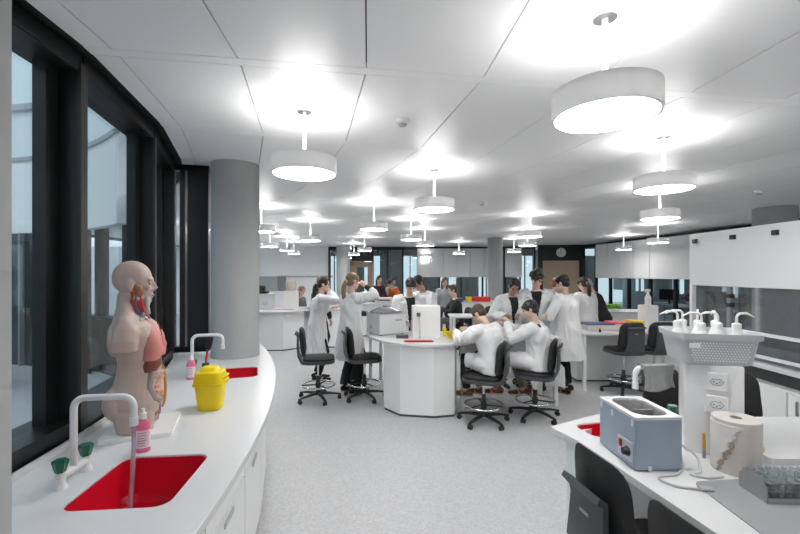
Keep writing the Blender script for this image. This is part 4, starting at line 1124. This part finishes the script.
def person(label, loc, rz, H=1.72, sit=None, lean=.06, head=(0, 0), handL=None, handR=None, elbL=(-.5, -.6, -.5), elbR=(.5, -.6, -.5), footL=None, footR=None,
           coat=True, hem=.48, open_front=False, skin_k='fair', hair=('short', 'black'), shirt=('black_tshirt', (.012, .012, .014)), legs=('black_trousers', (.012, .012, .014)), wide=0.0,
           shoe=('black_shoe', (.014, .014, .015)), sole=(.5, .5, .48), voxel=.010, seed=1, sleeve=None, roll=0.0, tail=0, female=False, curl=.6):
    g = H/1.72
    root = thing('person', label, 'person', (loc[0], loc[1], 0), rz)
    X, Y, Z = V((1, 0, 0)), V((0, 1, 0)), V((0, 0, 1))
    pel = V((0, -.0, (sit+.10) if sit else .93*g))
    sp = V((math.sin(roll)*.6, math.sin(lean), math.cos(lean))).normalized()
    fw = (Y-sp*Y.dot(sp)).normalized(); rt = fw.cross(sp)
    neck = pel+sp*(.50*g)
    hw = .165*g if female else .185*g
    SL, SR = neck-sp*.055*g-rt*hw, neck-sp*.055*g+rt*hw
    l1, l2 = .285*g, .255*g
    def default_hand(s): return (neck-sp*.055*g)+rt*(s*.24*g)+V((0, .06, -.53*g))
    HL = V(handL) if handL else default_hand(-1)
    HR = V(handR) if handR else default_hand(1)
    EL, WL = ik(SL, HL, l1, l2, elbL); ER, WR = ik(SR, HR, l1, l2, elbR)
    hipL, hipR = pel-X*.09*g-Z*.03, pel+X*.09*g-Z*.03
    FL = V(footL) if footL else V((-.10, .0, .085)); FR = V(footR) if footR else V((.10, .0, .085))
    kp = V((0, 1, .9)) if sit else V((0, 1, .1))
    KL, AL = ik(hipL, FL, .43*g, .425*g, kp+V((-.15, 0, 0))); KR, AR = ik(hipR, FR, .43*g, .425*g, kp+V((.15, 0, 0)))
    yaw, pitch = head
    hf = (Matrix.Rotation(yaw, 3, sp) @ fw); hr = hf.cross(sp).normalized(); Rm = Matrix.Rotation(pitch, 3, hr)
    hf = Rm @ hf; hu = hr.cross(hf).normalized()
    hc = neck+sp*(.075*g)+(hu*.115+hf*.022)*g
    hs = g*1.0
    # --- the body: one continuous surface
    mb = MB()
    def torso(e, top=True):
        k = [(-.10, .150, .105), (.0, .165, .118), (.12, .145, .105), (.22, .148, .108), (.34, .168, .118), (.42, .165, .105), (.465, .11, .075), (.50, .06, .058)]
        if female: k = [(-.10, .155, .11), (.0, .165, .118), (.12, .135, .10), (.22, .132, .10), (.34, .150, .120), (.42, .148, .10), (.465, .10, .07), (.50, .055, .055)]
        return [(pel+sp*(t*g), rt*((w+e)*g), fw*((d+e)*g)) for t, w, d in k]
    mb.loft(torso(0), 20, 2.3)
    mb.tube([neck-sp*.05, neck+sp*.03*g+fw*.005, hc-hu*.05*g-hf*.02*g], [.058*g, .050*g, .050*g], 14)
    add_head(mb, hc, hf, hu, hr, hs)
    for S, E, W, k in ((SL, EL, WL, -1), (SR, ER, WR, 1)):
        mb.tube([S-rt*k*.05, S, S.lerp(E, .5), E, E.lerp(W, .35), W], [.05*g, .052*g, .045*g, .040*g, .041*g, .027*g], 12)
        dv = (W-E).normalized(); th = fw*.6+Z*.8 if abs(dv.z) < .8 else fw
        add_hand(mb, W, dv, th, -rt*k if abs(dv.z) > .5 else -Z, curl, g)
    for h, K, A_ in ((hipL, KL, AL), (hipR, KR, AR)):
        mb.tube([h+Z*.03, h.lerp(K, .35), K, K.lerp(A_, .35), A_], [.085*g, .076*g, .055*g, .054*g, .036*g], 12)
        ft = Y if not sit else (Y+Z*-.15).normalized()
        mb.tube([A_, A_-Z*.045+ft*.05, A_-Z*.055+ft*.14], [.036, .035, .025], 10)
    blob(mb, 'body', skin(skin_k), root, voxel, 3)
    # --- eyes, brows
    for k in (-1, 1):
        e = MB(); q = hc+hr*(k*.030*hs)+hf*(.0775*hs)+hu*(.002*hs); e.ell(q, (.0125*hs, .008*hs, .007*hs), (hr, hf, hu), 10, 6)
        e.build('eye', mat('eye_dark', (.02, .015, .012), .2), root, True)
        b = MB(); b.tube([hc+hr*(k*x*hs)+hf*(y*hs)+hu*(z*hs) for x, y, z in ((.014, .088, .018), (.032, .086, .024), (.050, .074, .018))], .0035*hs, 6); b.build('eyebrow', hairm('darkbrown' if hair[1] != 'black' else 'black'), root, True)
    lp = MB(); lp.ell(hc+hf*(.0885*hs)-hu*(.0625*hs), (.020*hs, .005*hs, .0045*hs), (hr, hf, hu), 12, 6); lp.build('lips', mat('lips_'+skin_k, tuple(c*s_ for c, s_ in zip(SKINS[skin_k], (.75, .5, .5))), .45), root, True)
    # --- hair
    st, hcname = hair; hm = hairm(hcname); h = MB(); A = (hr, hf, hu)
    def HP(x, y, z): return hc+hr*(x*hs)+hf*(y*hs)+hu*(z*hs)
    h.ell(HP(0, -.022, .046), (.083*hs, .096*hs, .086*hs), A, 20, 12)
    rnd = random.Random(seed)
    if st in ('short', 'curly', 'bowl', 'buzz'):
        h.ell(HP(0, -.050, -.015), (.072*hs, .060*hs, .062*hs), A)
        for k in (-1, 1): h.ell(HP(k*.068, .018, .030), (.014*hs, .034*hs, .045*hs), A)
    if st == 'short':
        for i in range(14): h.ell(HP(rnd.uniform(-.06, .06), rnd.uniform(.0, .075), rnd.uniform(.085, .118)), (.026*hs, .026*hs, .020*hs), A, 8, 6)
    if st == 'curly':
        for i in range(46):
            a, b = rnd.uniform(0, 2*PI), rnd.uniform(-.1, 1.4); h.ell(HP(.088*math.cos(a)*math.cos(b*.9), -.012+.098*math.sin(a)*math.cos(b*.9), .052+.088*math.sin(b)), (.026*hs, .026*hs, .024*hs), A, 8, 6)
        for i in range(7): h.ell(HP(-.06+.02*i, .080-.25*abs(-.06+.02*i)**1.2, .058), (.018*hs, .018*hs, .022*hs), A, 8, 6)
    if st == 'bowl':
        h.ell(HP(0, -.018, .045), (.086*hs, .100*hs, .086*hs), A, 20, 12)
        h.tube([HP(x, .076-7*x*x, .058) for x in (-.07, -.05, -.03, -.01, .01, .03, .05, .07)], .018*hs, 10)
        h.tube([HP(x, .080-7*x*x, .040+.006*math.sin(i*2.1)) for i, x in enumerate((-.06, -.04, -.02, .0, .02, .04, .06))], .012*hs, 10)
    if st in ('pony', 'long'):
        h.ell(HP(0, -.048, -.010), (.074*hs, .062*hs, .070*hs), A)
        for k in (-1, 1): h.ell(HP(k*.066, .022, .036), (.018*hs, .044*hs, .050*hs), A)
        back = -hf
        base = HP(0, -.118, -.012)
        if st == 'pony':
            pts = [HP(0, -.09, .0), base, base+back*.035*g-Z*.06*g, base+back*.045*g-Z*.16*g, base+back*.03*g-Z*.26*g, base+back*.015*g-Z*.34*g]
            h.tube(pts, [.03*g, .026*g, .036*g, .036*g, .028*g, .008*g], 12)
        else:
            for k in (-1, -.4, .4, 1):
                b0 = HP(k*.062, -.05-.03*(1-abs(k)), .02)
                h.tube([b0, b0-Z*.10*g+back*.02, b0-Z*.22*g+back*.03*g, b0-Z*.32*g+back*.02*g], [.036*g, .036*g, .032*g, .014*g], 10)
    if st == 'buzz': pass
    blob(h, 'hair', hm, root, min(voxel, .009), 2, disp=(.005, 45, 18), seed=seed)
    if st == 'pony':
        b = MB(); b.tube([HP(0, -.112, -.008), HP(0, -.128, -.016)], .030*g, 12); b.build('hair_tie', mat('hair_tie_pale', (.55, .42, .36), .7), root, True)
    # --- trousers
    lm = clothm(*legs); t = MB()
    t.loft([(pel+Z*.10*g, X*.155*g, Y*.115*g), (pel, X*.172*g, Y*.125*g), (pel-Z*.09*g, X*.165*g, Y*.12*g)], 18, 2.4)
    for hp, K, A_ in ((hipL, KL, AL), (hipR, KR, AR)):
        end = A_+(K-A_).normalized()*(.0 if wide else .02)
        t.tube([hp+Z*.04, hp.lerp(K, .4), K, K.lerp(end, .5), end], [.092*g, (.088+wide*.2)*g, (.067+wide*.6)*g, (.062+wide)*g, (.055+wide)*g], 14)
    blob(t, 'trousers', lm, root, max(voxel, .011), 2, disp=(.008, 10, 7), seed=seed)
    # --- shoes
    for A_ in (AL, AR):
        s_ = MB(); ft = Y if not sit else (Y-Z*.12).normalized(); dn = -Z if not sit else -(Z+Y*.12).normalized()
        for (c, a_, b_) in (((A_+dn*.035-ft*.035), .034, .045), ((A_+dn*.038+ft*.03), .038, .042), ((A_+dn*.050+ft*.11), .043, .030), ((A_+dn*.056+ft*.17), .036, .024)): s_.ell(c, (a_, .058, b_), (X, ft, -dn), 12, 8)
        o = blob(s_, 'shoe', clothm(*shoe) , root, .009, 3)
        q = MB(); R = []
        for z in (.070, .084):
            R.append([A_+dn*z+X*(w_*sx)+ft*yy for sx, w_, yy in ((1, .030, -.07), (1, .040, -.02), (1, .036, .05), (1, .044, .12), (1, .03, .20), (-1, .03, .20), (-1, .044, .12), (-1, .036, .05), (-1, .040, -.02), (-1, .030, -.07))])
        q.rings(R).build('sole', mat('sole_%d' % int(sole[0]*100), sole, .6), o)
    # --- shirt / jumper
    if not coat or open_front or True:
        s_ = MB(); e = .010 if coat else .022
        s_.loft(torso(e)[:-1]+[(neck-sp*.008*g, rt*.068*g, fw*.066*g)], 20, 2.3)
        if not coat or sleeve:
            for S, E, W, k in ((SL, EL, WL, -1), (SR, ER, WR, 1)): s_.tube([S-rt*k*.06, S, S.lerp(E, .5), E, E.lerp(W, .5), W.lerp(E, .04)], [.068*g, .068*g, .062*g, .056*g, .052*g, .040*g] if not coat else [.055*g, .057*g, .05*g, .046*g, .047*g, .036*g], 14)
        blob(s_, 'shirt' if coat else 'jumper', clothm(*shirt), root, max(voxel, .010), 2, disp=None if coat else (.010, 9, 9), seed=seed)
    # --- lab coat
    if coat:
        c = MB(); e = .032; T = torso(e)
        up = T[1:6]+[(T[6][0], rt*.120*g, fw*.088*g), (neck-sp*.006*g, rt*.076*g, fw*.074*g)]
        if not sit:
            dz = pel.z-hem
            low = [(V((pel.x*1, pel.y-.005, hem)), X*(.262*g), Y*(.20*g)), (V((0, pel.y-.0, hem+dz*.45)), X*.230*g, Y*.175*g)]
            c.loft(low+up, 26, 2.2)
        else:
            c.loft([(pel-Z*.085, X*.215*g, Y*.165*g)]+up, 26, 2.2)
            for hp, K in ((hipL, KL), (hipR, KR)): c.tube([hp+Z*.02, hp.lerp(K, .5)+Z*.01, hp.lerp(K, .86)], [.115*g, .108*g, .092*g], 14)
            if tail:
                c.loft([(pel+X*tail*.12-Y*.10+Z*.02, X*.05, Y*.06), (pel+X*tail*.235-Y*.13-Z*.10, X*.028, Y*.10), (pel+X*tail*.25-Y*.14-Z*.24, X*.024, Y*.105), (pel+X*tail*.255-Y*.15-Z*.34, X*.02, Y*.085)], 14, 2.4)
        for S, E, W, k in ((SL, EL, WL, -1), (SR, ER, WR, 1)):
            Wc = W if not sleeve else E.lerp(W, sleeve)
            c.tube([S-rt*k*.09+sp*.01, S-rt*k*.01, S.lerp(E, .5), E, E.lerp(Wc, .5), Wc], [.075*g, .083*g, .073*g, .066*g, .060*g, .050*g], 16)
        # collar
        c.tube([neck-sp*.015*g+(rt*math.cos(a)*.066+fw*math.sin(a)*.064)*g for a in [2*PI*i/16 for i in range(16)]], .014*g, 8, closed=True)
        cut = None
        if open_front:
            def cut(p, n):
                t_ = (p-pel).dot(sp)/g; x = (p-pel).dot(rt)/g; y = (p-pel).dot(fw)/g
                if n.dot(fw) < .2 or y < .03: return False
                w_ = .012+max(0, t_-.10)*.17 if t_ > .0 else .014
                return t_ > -.25 and abs(x) < w_ and abs(x) < .075
        blob(c, 'lab_coat', COAT, root, max(voxel, .010), 2, disp=(.019*g, 8.5, 2.6), cut=cut, solid=.004 if open_front else 0, seed=seed)
        if not open_front or True:
            # pocket flaps
            pass
    root['info'] = 0; del root['info']
    return root, dict(hc=hc, hf=hf, hu=hu, hr=hr, WL=WL, WR=WR, EL=EL, ER=ER, neck=neck, sp=sp, fw=fw, rt=rt, hs=hs)
def facing(fx, fy): return math.atan2(-fx, fy)

# 1 ponytail girl by the left edge of the middle bench
pg, I = person('girl in white coat with long blond ponytail and wide black trousers, hand at her head', (-.74, 6.02), facing(.72, .70), 1.73, lean=.05, head=(-.1, -.05), female=True,
    handR=(.16, .17, 1.56), elbR=(.9, .5, -.2), handL=(-.05, .40, 1.12), elbL=(-.5, -.5, -.6), hem=.50, hair=('pony', 'blond'), wide=.035, sleeve=.55, seed=2, voxel=.009)
# 2 girl with glasses pushed up, behind her
gg, I = person('dark-haired girl in white coat with glasses pushed up on her head, hand at her mouth', (-1.36, 6.72), facing(.95, .25), 1.67, lean=.12, head=(-.15, -.1), female=True,
    handR=(.04, .20, 1.43), elbR=(.8, .2, -.6), handL=(-.08, .26, 1.18), elbL=(-.6, .1, -.6), hem=.44, hair=('pony', 'darkbrown'), seed=3)
m = MB(); k = I['hs']; 
for s_ in (-1, 1):
    c = I['hc']+I['hr']*(s_*.034)+I['hf']*.066+I['hu']*.112
    m.tube([c+I['hr']*(.026*math.cos(a))+(I['hu']*.5+I['hf']*-.8).normalized()*(.02*math.sin(a)) for a in [2*PI*i/16 for i in range(16)]], .003, 6, closed=True)
    m.tube([c+I['hr']*s_*.026, I['hc']+I['hr']*s_*.088+I['hf']*.03+I['hu']*.09, I['hc']+I['hr']*s_*.088-I['hf']*.04+I['hu']*.05], .003, 6)
m.build('glasses', BLACKP, gg, True)
# 3, 4 the two boys working behind the tower
person('boy with black fringe and black tie bending over the bench beside the centrifuge', (.12, 6.46), facing(.2, -1), 1.70, lean=.26, head=(0, -.30), open_front=True, handL=(-.15, .34, 1.02), handR=(.12, .36, 1.02), hem=.55, hair=('bowl', 'black'), seed=4, footL=(-.1, -.1, .085), footR=(.1, -.1, .085))
person('boy with short dark hair in white coat behind the plain white tower', (.47, 6.84), facing(-.80, -.6), 1.73, lean=.22, head=(0, -.4), handL=(-.14, .36, 1.05), handR=(.14, .36, 1.05), hem=.52, hair=('short', 'black'), skin_k='tan', seed=5, footL=(-.1, -.08, .085), footR=(.1, -.08, .085))
# 5 seated boy at the bench end
person('seated boy with short brown hair in white coat reaching for the yellow tray', (1.13, 4.84), facing(-.62, .78), 1.62, sit=.565, lean=.30, head=(.15, -.5), handL=(-.22, .42, 1.02), handR=(.08, .46, 1.02), elbL=(-.8, 0, -.3), elbR=(.8, 0, -.3),
    footL=(-.06, .40, .30), footR=(.14, .36, .30), hair=('buzz', 'brown'), shoe=('brown_shoe', (.15, .085, .05)), sole=(.45, .40, .32), seed=6)
# 6 seated dark-haired boy
sb_, I = person('seated boy with black hair in white coat, hand at chin, khaki trousers and brown shoes', (1.72, 5.01), facing(-.84, .54), 1.62, sit=.565, lean=.14, tail=1, head=(.25, -.2), handL=(-.10, .38, 1.12), handR=(.02, .46, 1.08), elbL=(-.6, .4, -.8), elbR=(.8, .1, -.6),
    footL=(-.10, .52, .30), footR=(.14, .24, .27), hair=('bowl', 'black'), legs=('khaki_trousers', (.23, .185, .13)), shoe=('brown_trainer', (.17, .055, .025)), sole=(.6, .56, .5), seed=7)
# 7, 8 standing boys across the table
person('standing boy with black hair and dark shirt under open white coat, looking down', (1.70, 6.36), facing(.15, -1), 1.69, lean=.16, head=(-.1, -.5), open_front=True, handL=(-.02, .24, 1.10), handR=(.16, .20, 1.10), hem=.5, hair=('short', 'black'), skin_k='tan', seed=8)
person('tall boy with thick curly dark hair in open white coat standing across the table', (2.08, 6.28), facing(-.25, -1), 1.80, lean=.12, head=(.05, -.42), open_front=True, handL=(-.16, .26, 1.14), handR=(.10, .30, 1.16), hem=.5, hair=('curly', 'darkbrown'), skin_k='rosy', seed=9)
# 9 person with back to us at the table end
person('person with black cropped hair in long white coat standing with back turned', (2.46, 5.98), facing(-.50, .86), 1.71, lean=.10, head=(.2, -.15), handL=(-.2, .34, 1.08), handR=(.16, .36, 1.10), hem=.50, hair=('bowl', 'black'), seed=10, footL=(-.07, 0, .085), footR=(.12, .1, .085), voxel=.009, shoe=('black_trainer', (.02, .02, .022)), sole=(.30, .22, .18))
# 10.. further back
person('girl with dark brown ponytail in white coat behind the right table', (3.38, 7.4), facing(-.2, 1), 1.66, lean=.14, head=(.2, -.1), hem=.5, hair=('pony', 'darkbrown'), female=True, seed=11, voxel=.012)
person('dark-clothed person leaning over beside the dark ponytail girl', (3.85, 7.75), facing(-.75, .5), 1.68, lean=.38, head=(.0, -.2), coat=False, shirt=('black_jumper', (.018, .018, .02)), hair=('buzz', 'grey'), seed=12, voxel=.013, handL=(-.1, .4, .95), handR=(.1, .42, .95))
person('ginger-haired person in white coat between the curly boy and the cropped-haired one', (2.66, 7.25), facing(.85, -.1), 1.66, lean=.12, head=(0, -.2), hem=.5, hair=('short', 'ginger'), seed=13, voxel=.012)
person('dark-haired person in white coat half hidden behind the curly-haired boy', (2.10, 7.35), facing(-.4, -.6), 1.66, lean=.12, head=(0, -.3), hem=.5, hair=('long', 'darkbrown'), female=True, seed=14, voxel=.013)
# background
person('person in maroon jumper with dark hair standing before the glass doors', (-.68, 12.4), facing(.6, -.6), 1.66, lean=.10, head=(-.2, -.1), coat=False, shirt=('maroon_jumper', (.075, .022, .035)), hair=('long', 'black'), female=True, seed=15, voxel=.015, handL=(-.15, .32, 1.0), handR=(.12, .34, 1.0))
person('person in orange jumper bending over the bench at the back', (-.02, 12.5), facing(-.75, -.5), 1.62, lean=.5, head=(0, -.2), coat=False, shirt=('orange_jumper', (.62, .13, .015)), hair=('short', 'black'), seed=16, voxel=.015, handL=(-.1, .42, .95), handR=(.1, .42, .95))
person('person in pale grey hoodie beside the orange jumper', (-.30, 13.15), facing(.5, -.7), 1.60, lean=.2, head=(0, -.1), coat=False, shirt=('pale_grey_hoodie', (.45, .43, .41)), hair=('short', 'black'), seed=17, voxel=.015)
person('seated boy in black jumper with brown hair facing left at the far table', (1.26, 8.96), facing(-1, -.05), 1.70, sit=.60, lean=.12, head=(0, -.1), coat=False, shirt=('black_jumper', (.018, .018, .02)), hair=('short', 'brown'), legs=('grey_trousers', (.09, .09, .10)), seed=18, voxel=.012, handL=(-.1, .42, 1.0), handR=(.1, .42, 1.0), footL=(-.1, .40, .30), footR=(.1, .40, .30))
person('person with long brown hair in patterned grey top behind the boy in black', (1.12, 10.7), facing(.2, -1), 1.64, lean=.2, head=(0, -.2), coat=False, shirt=('grey_patterned_top', (.30, .31, .33)), hair=('long', 'brown'), female=True, seed=19, voxel=.014)
person('red-haired girl in grey top seated before the coat rail', (-2.7, 10.85), facing(.85, -.4), 1.62, lean=.15, head=(0, -.1), coat=False, shirt=('mid_grey_top', (.16, .16, .17)), hair=('long', 'ginger'), female=True, seed=20, voxel=.014, sit=.55, footL=(-.1, .38, .25), footR=(.1, .38, .25))
person('person in dark top partly hidden behind the girl with glasses', (-1.62, 8.15), facing(.8, -.5), 1.66, lean=.1, coat=False, shirt=('navy_top', (.02, .022, .035)), hair=('long', 'brown'), female=True, seed=21, voxel=.013)
# stool for the seated girl at the back
st = thing('stool', 'stool under the red-haired girl before the coat rail', 'stool', (-2.7, 10.85, 0)); MB().lathe([(.17, .505), (.18, .51), (.18, .54), (.17, .545)], n=24).build('seat', CHARC, st, True)
for a in range(4): MB().tube([(.12*math.cos(a*PI/2+.7), .12*math.sin(a*PI/2+.7), .51), (.18*math.cos(a*PI/2+.7), .18*math.sin(a*PI/2+.7), 0)], .012, 8).build('leg', STEEL, st)
# green dropper cup the boys hold
gc = thing('green_cup', 'small green cup held up over the table by the curly-haired boy', 'cup', (1.93, 5.78, .90)); MB().lathe([(.03, 0), (.042, .10), (.038, .10), (.028, .01), (0, .01)], n=20).build('cup_body', mat('teal_green', (.01, .20, .11), .4), gc, True)

# ================================================================== ANATOMY TORSO
TS = mat('torso_skin', (.50, .385, .34), .5, vary=.03, scale=8)
at_ = thing('anatomical_torso', 'life-size anatomical torso with exposed neck muscles and organs on a white base', 'anatomical model', (-1.418, 2.225, .90), facing(.93, .36)); at_.scale = (.86, .96, 1.01)
bs = MB(); bs.slab(rrect(.0, .02, .40, .34, .02), [], 0, .022); bs.build('base_plate', WPLAST, at_, bev=.003)
X, Y, Z = V((1, 0, 0)), V((0, 1, 0)), V((0, 0, 1))
t = MB()
# trunk: pelvis, waist, chest, shoulders
t.loft([(V((0, y, z)), X*a, Y*b) for z, y, a, b in ((.11, .00, .165, .115), (.16, -.005, .182, .125), (.22, -.01, .178, .120), (.30, .0, .150, .105), (.36, .005, .142, .102), (.44, .0, .160, .110), (.52, -.01, .178, .118), (.57, -.022, .178, .105), (.605, -.035, .12, .075), (.63, -.035, .07, .06))], 28, 2.25)
for k in (-1, 1):
    t.ell(V((k*.085, -.085, .17)), (.085, .07, .09))     # buttock
    t.loft([(V((k*.092, .0, .022)), X*.082, Y*.088), (V((k*.092, -.005, .12)), X*.09, Y*.10), (V((k*.07, -.01, .2)), X*.08, Y*.09)], 18)
    t.ell(V((k*.075, .075, .475)), (.072, .045, .062))   # breast
    t.ell(V((k*.160, -.028, .535)), (.060, .064, .060))  # deltoid
    t.loft([(V((k*.178, -.035, .445)), X*.050, Y*.058), (V((k*.182, -.032, .50)), X*.055, Y*.062), (V((k*.165, -.03, .57)), X*.045, Y*.052)], 16)
    t.ell(V((k*.085, -.10, .50)), (.07, .03, .09))       # shoulder blade
t.tube([V((0, -.048, .56)), V((0, -.045, .65)), V((0, -.04, .73))], [.085, .064, .062], 18)
for k in (-1, 1): t.tube([V((k*.03, -.055, .66)), V((k*.10, -.045, .592)), V((k*.155, -.03, .56))], [.04, .042, .045], 12)
HC = V((0, -.02, .785)); 
yaw = .0; fr_ = Y.copy(); 
add_head(t, HC, Y, Z, X, 1.04)
blob(t, 'skin_shell', TS, at_, .0065, 4)
# the cut-open right half: neck muscles, chest and belly organs lie in front of the shell
MUS = mat('muscle_red', (.50, .055, .035), .4, vary=.25, scale=50); VES = mat('vein_blue', (.10, .13, .30), .4); ART = mat('artery_red', (.48, .015, .02), .35)
LUNG = mat('lung_pink', (.60, .22, .20), .45, vary=.12, scale=45); LIV = mat('liver_brown', (.20, .055, .035), .35, vary=.1); INT = mat('intestine_peach', (.60, .32, .22), .4, vary=.12, scale=40)
COLN = mat('colon_grey', (.33, .28, .27), .4, vary=.15); FAT = mat('fat_ochre', (.60, .30, .05), .5, vary=.1); BONE = mat('bone_ivory', (.62, .54, .44), .5); BRONZE = mat('jaw_muscle', (.36, .14, .075), .45, vary=.25, scale=60)
o = MB(); o.ell((.056, .010, .745), (.020, .024, .034)); o.ell((.066, -.005, .765), (.012, .022, .018)); o.build('jaw_muscle', BRONZE, at_, True)
o = MB()
for i, (y, r_) in enumerate(((-.012, .012), (.006, .012), (.022, .011))): o.tube([(.062-.006*i, y-.005, .745), (.056-.004*i, y-.006, .69), (.042-.006*i, y+.012, .635)], [r_*.8, r_*1.15, r_*.8], 10)
o.build('neck_muscle', MUS, at_, True)
o = MB(); o.tube([(.064, .018, .735), (.058, .022, .69), (.045, .035, .64), (.06, .065, .60)], .0045, 8); o.build('neck_artery', ART, at_, True)
o = MB(); o.tube([(.068, .000, .735), (.064, -.004, .68), (.06, .012, .63), (.09, .05, .60)], .005, 8); o.build('neck_vein', VES, at_, True)
o = MB(); o.loft([((.028, .046, .715), (.016, 0, 0), (0, .014, 0)), ((.026, .046, .69), (.018, 0, 0), (0, .016, 0)), ((.02, .045, .665), (.013, 0, 0), (0, .012, 0))], 14); o.tube([(.02, .043, .67), (.015, .05, .62)], .012, 10); o.build('larynx', mat('cartilage_grey', (.55, .56, .58), .4), at_, True)
o = MB(); o.tube([(.0, .040, .612), (.04, .052, .607), (.08, .044, .602), (.11, .025, .596)], .008, 8); o.build('collarbone', BONE, at_, True)
o = MB(); o.loft([((.075, .062, .385), (.070, 0, 0), (0, .055, 0)), ((.075, .072, .44), (.078, 0, 0), (0, .062, 0)), ((.072, .066, .51), (.070, 0, 0), (0, .056, 0)), ((.055, .040, .575), (.042, 0, 0), (0, .036, 0)), ((.05, .035, .595), (.02, 0, 0), (0, .02, 0))], 20); o.build('lung', LUNG, at_, True)
o = MB(); o.loft([((-.05, .075, .39), (.058, 0, 0), (0, .050, 0)), ((-.05, .078, .45), (.062, 0, 0), (0, .055, 0)), ((-.045, .062, .52), (.05, 0, 0), (0, .045, 0)), ((-.04, .04, .575), (.03, 0, 0), (0, .03, 0))], 18); o.build('lung', LUNG, at_, True)
o = MB()
for k in (0, 1, 2): o.tube([(.02+.02*k, .098-.012*k, .575-.02*k), (.055+.025*k, .120-.012*k, .52-.02*k), (.075+.03*k, .130-.014*k, .44)], .003, 6)
o.build('chest_vessels', ART, at_, True)
o = MB(); o.loft([((.075, .062, .325), (.060, 0, 0), (0, .040, 0)), ((.065, .070, .355), (.080, 0, 0), (0, .055, 0)), ((.06, .068, .39), (.078, 0, 0), (0, .054, 0)), ((.06, .065, .40), (.06, 0, 0), (0, .04, 0))], 20); o.build('liver', LIV, at_, True)
o = MB(); o.tube([(-.10, .075, .315), (-.03, .105, .305), (.04, .108, .30), (.112, .080, .315), (.122, .072, .25), (.10, .088, .185), (.06, .105, .165)], .021, 12); o.build('colon', COLN, at_, True)
o = MB(); q = []
for i in range(44):
    f = i/43; q.append((.045+.070*math.cos(i*1.12)*(.8+.2*math.sin(i)), .094+.018*math.sin(i*.9)-.20*max(0, .07*math.cos(i*1.12))**1.0, .295-.13*f+.012*math.sin(i*2.2)))
o.tube(curve(q, 3), .0165, 10); o.build('small_intestine', INT, at_, True)
o = MB(); o.ell((.05, .085, .125), (.030, .030, .045)); o.tube([(.05, .105, .165), (.06, .115, .13), (.055, .11, .09)], .006, 8); o.build('bladder', mat('organ_mauve', (.42, .20, .24), .4, vary=.2, scale=60), at_, True)
o = MB(); o.tube([(-.01, .118, .34), (-.01, .128, .29), (-.0, .134, .22), (.005, .13, .15), (.0, .118, .11)], [.005, .007, .007, .007, .004], 8); o.build('fat_edge', FAT, at_, True)
for k in (-1, 1):
    o = MB(); o.ell((k*.031, .061, .787), (.012, .008, .007)); o.build('eye', mat('torso_eye', (.45, .40, .37), .3), at_, True)
o = MB(); o.ell((0, .073, .721), (.02, .006, .006)); o.build('lips', mat('torso_lips', (.40, .22, .19), .5), at_, True)
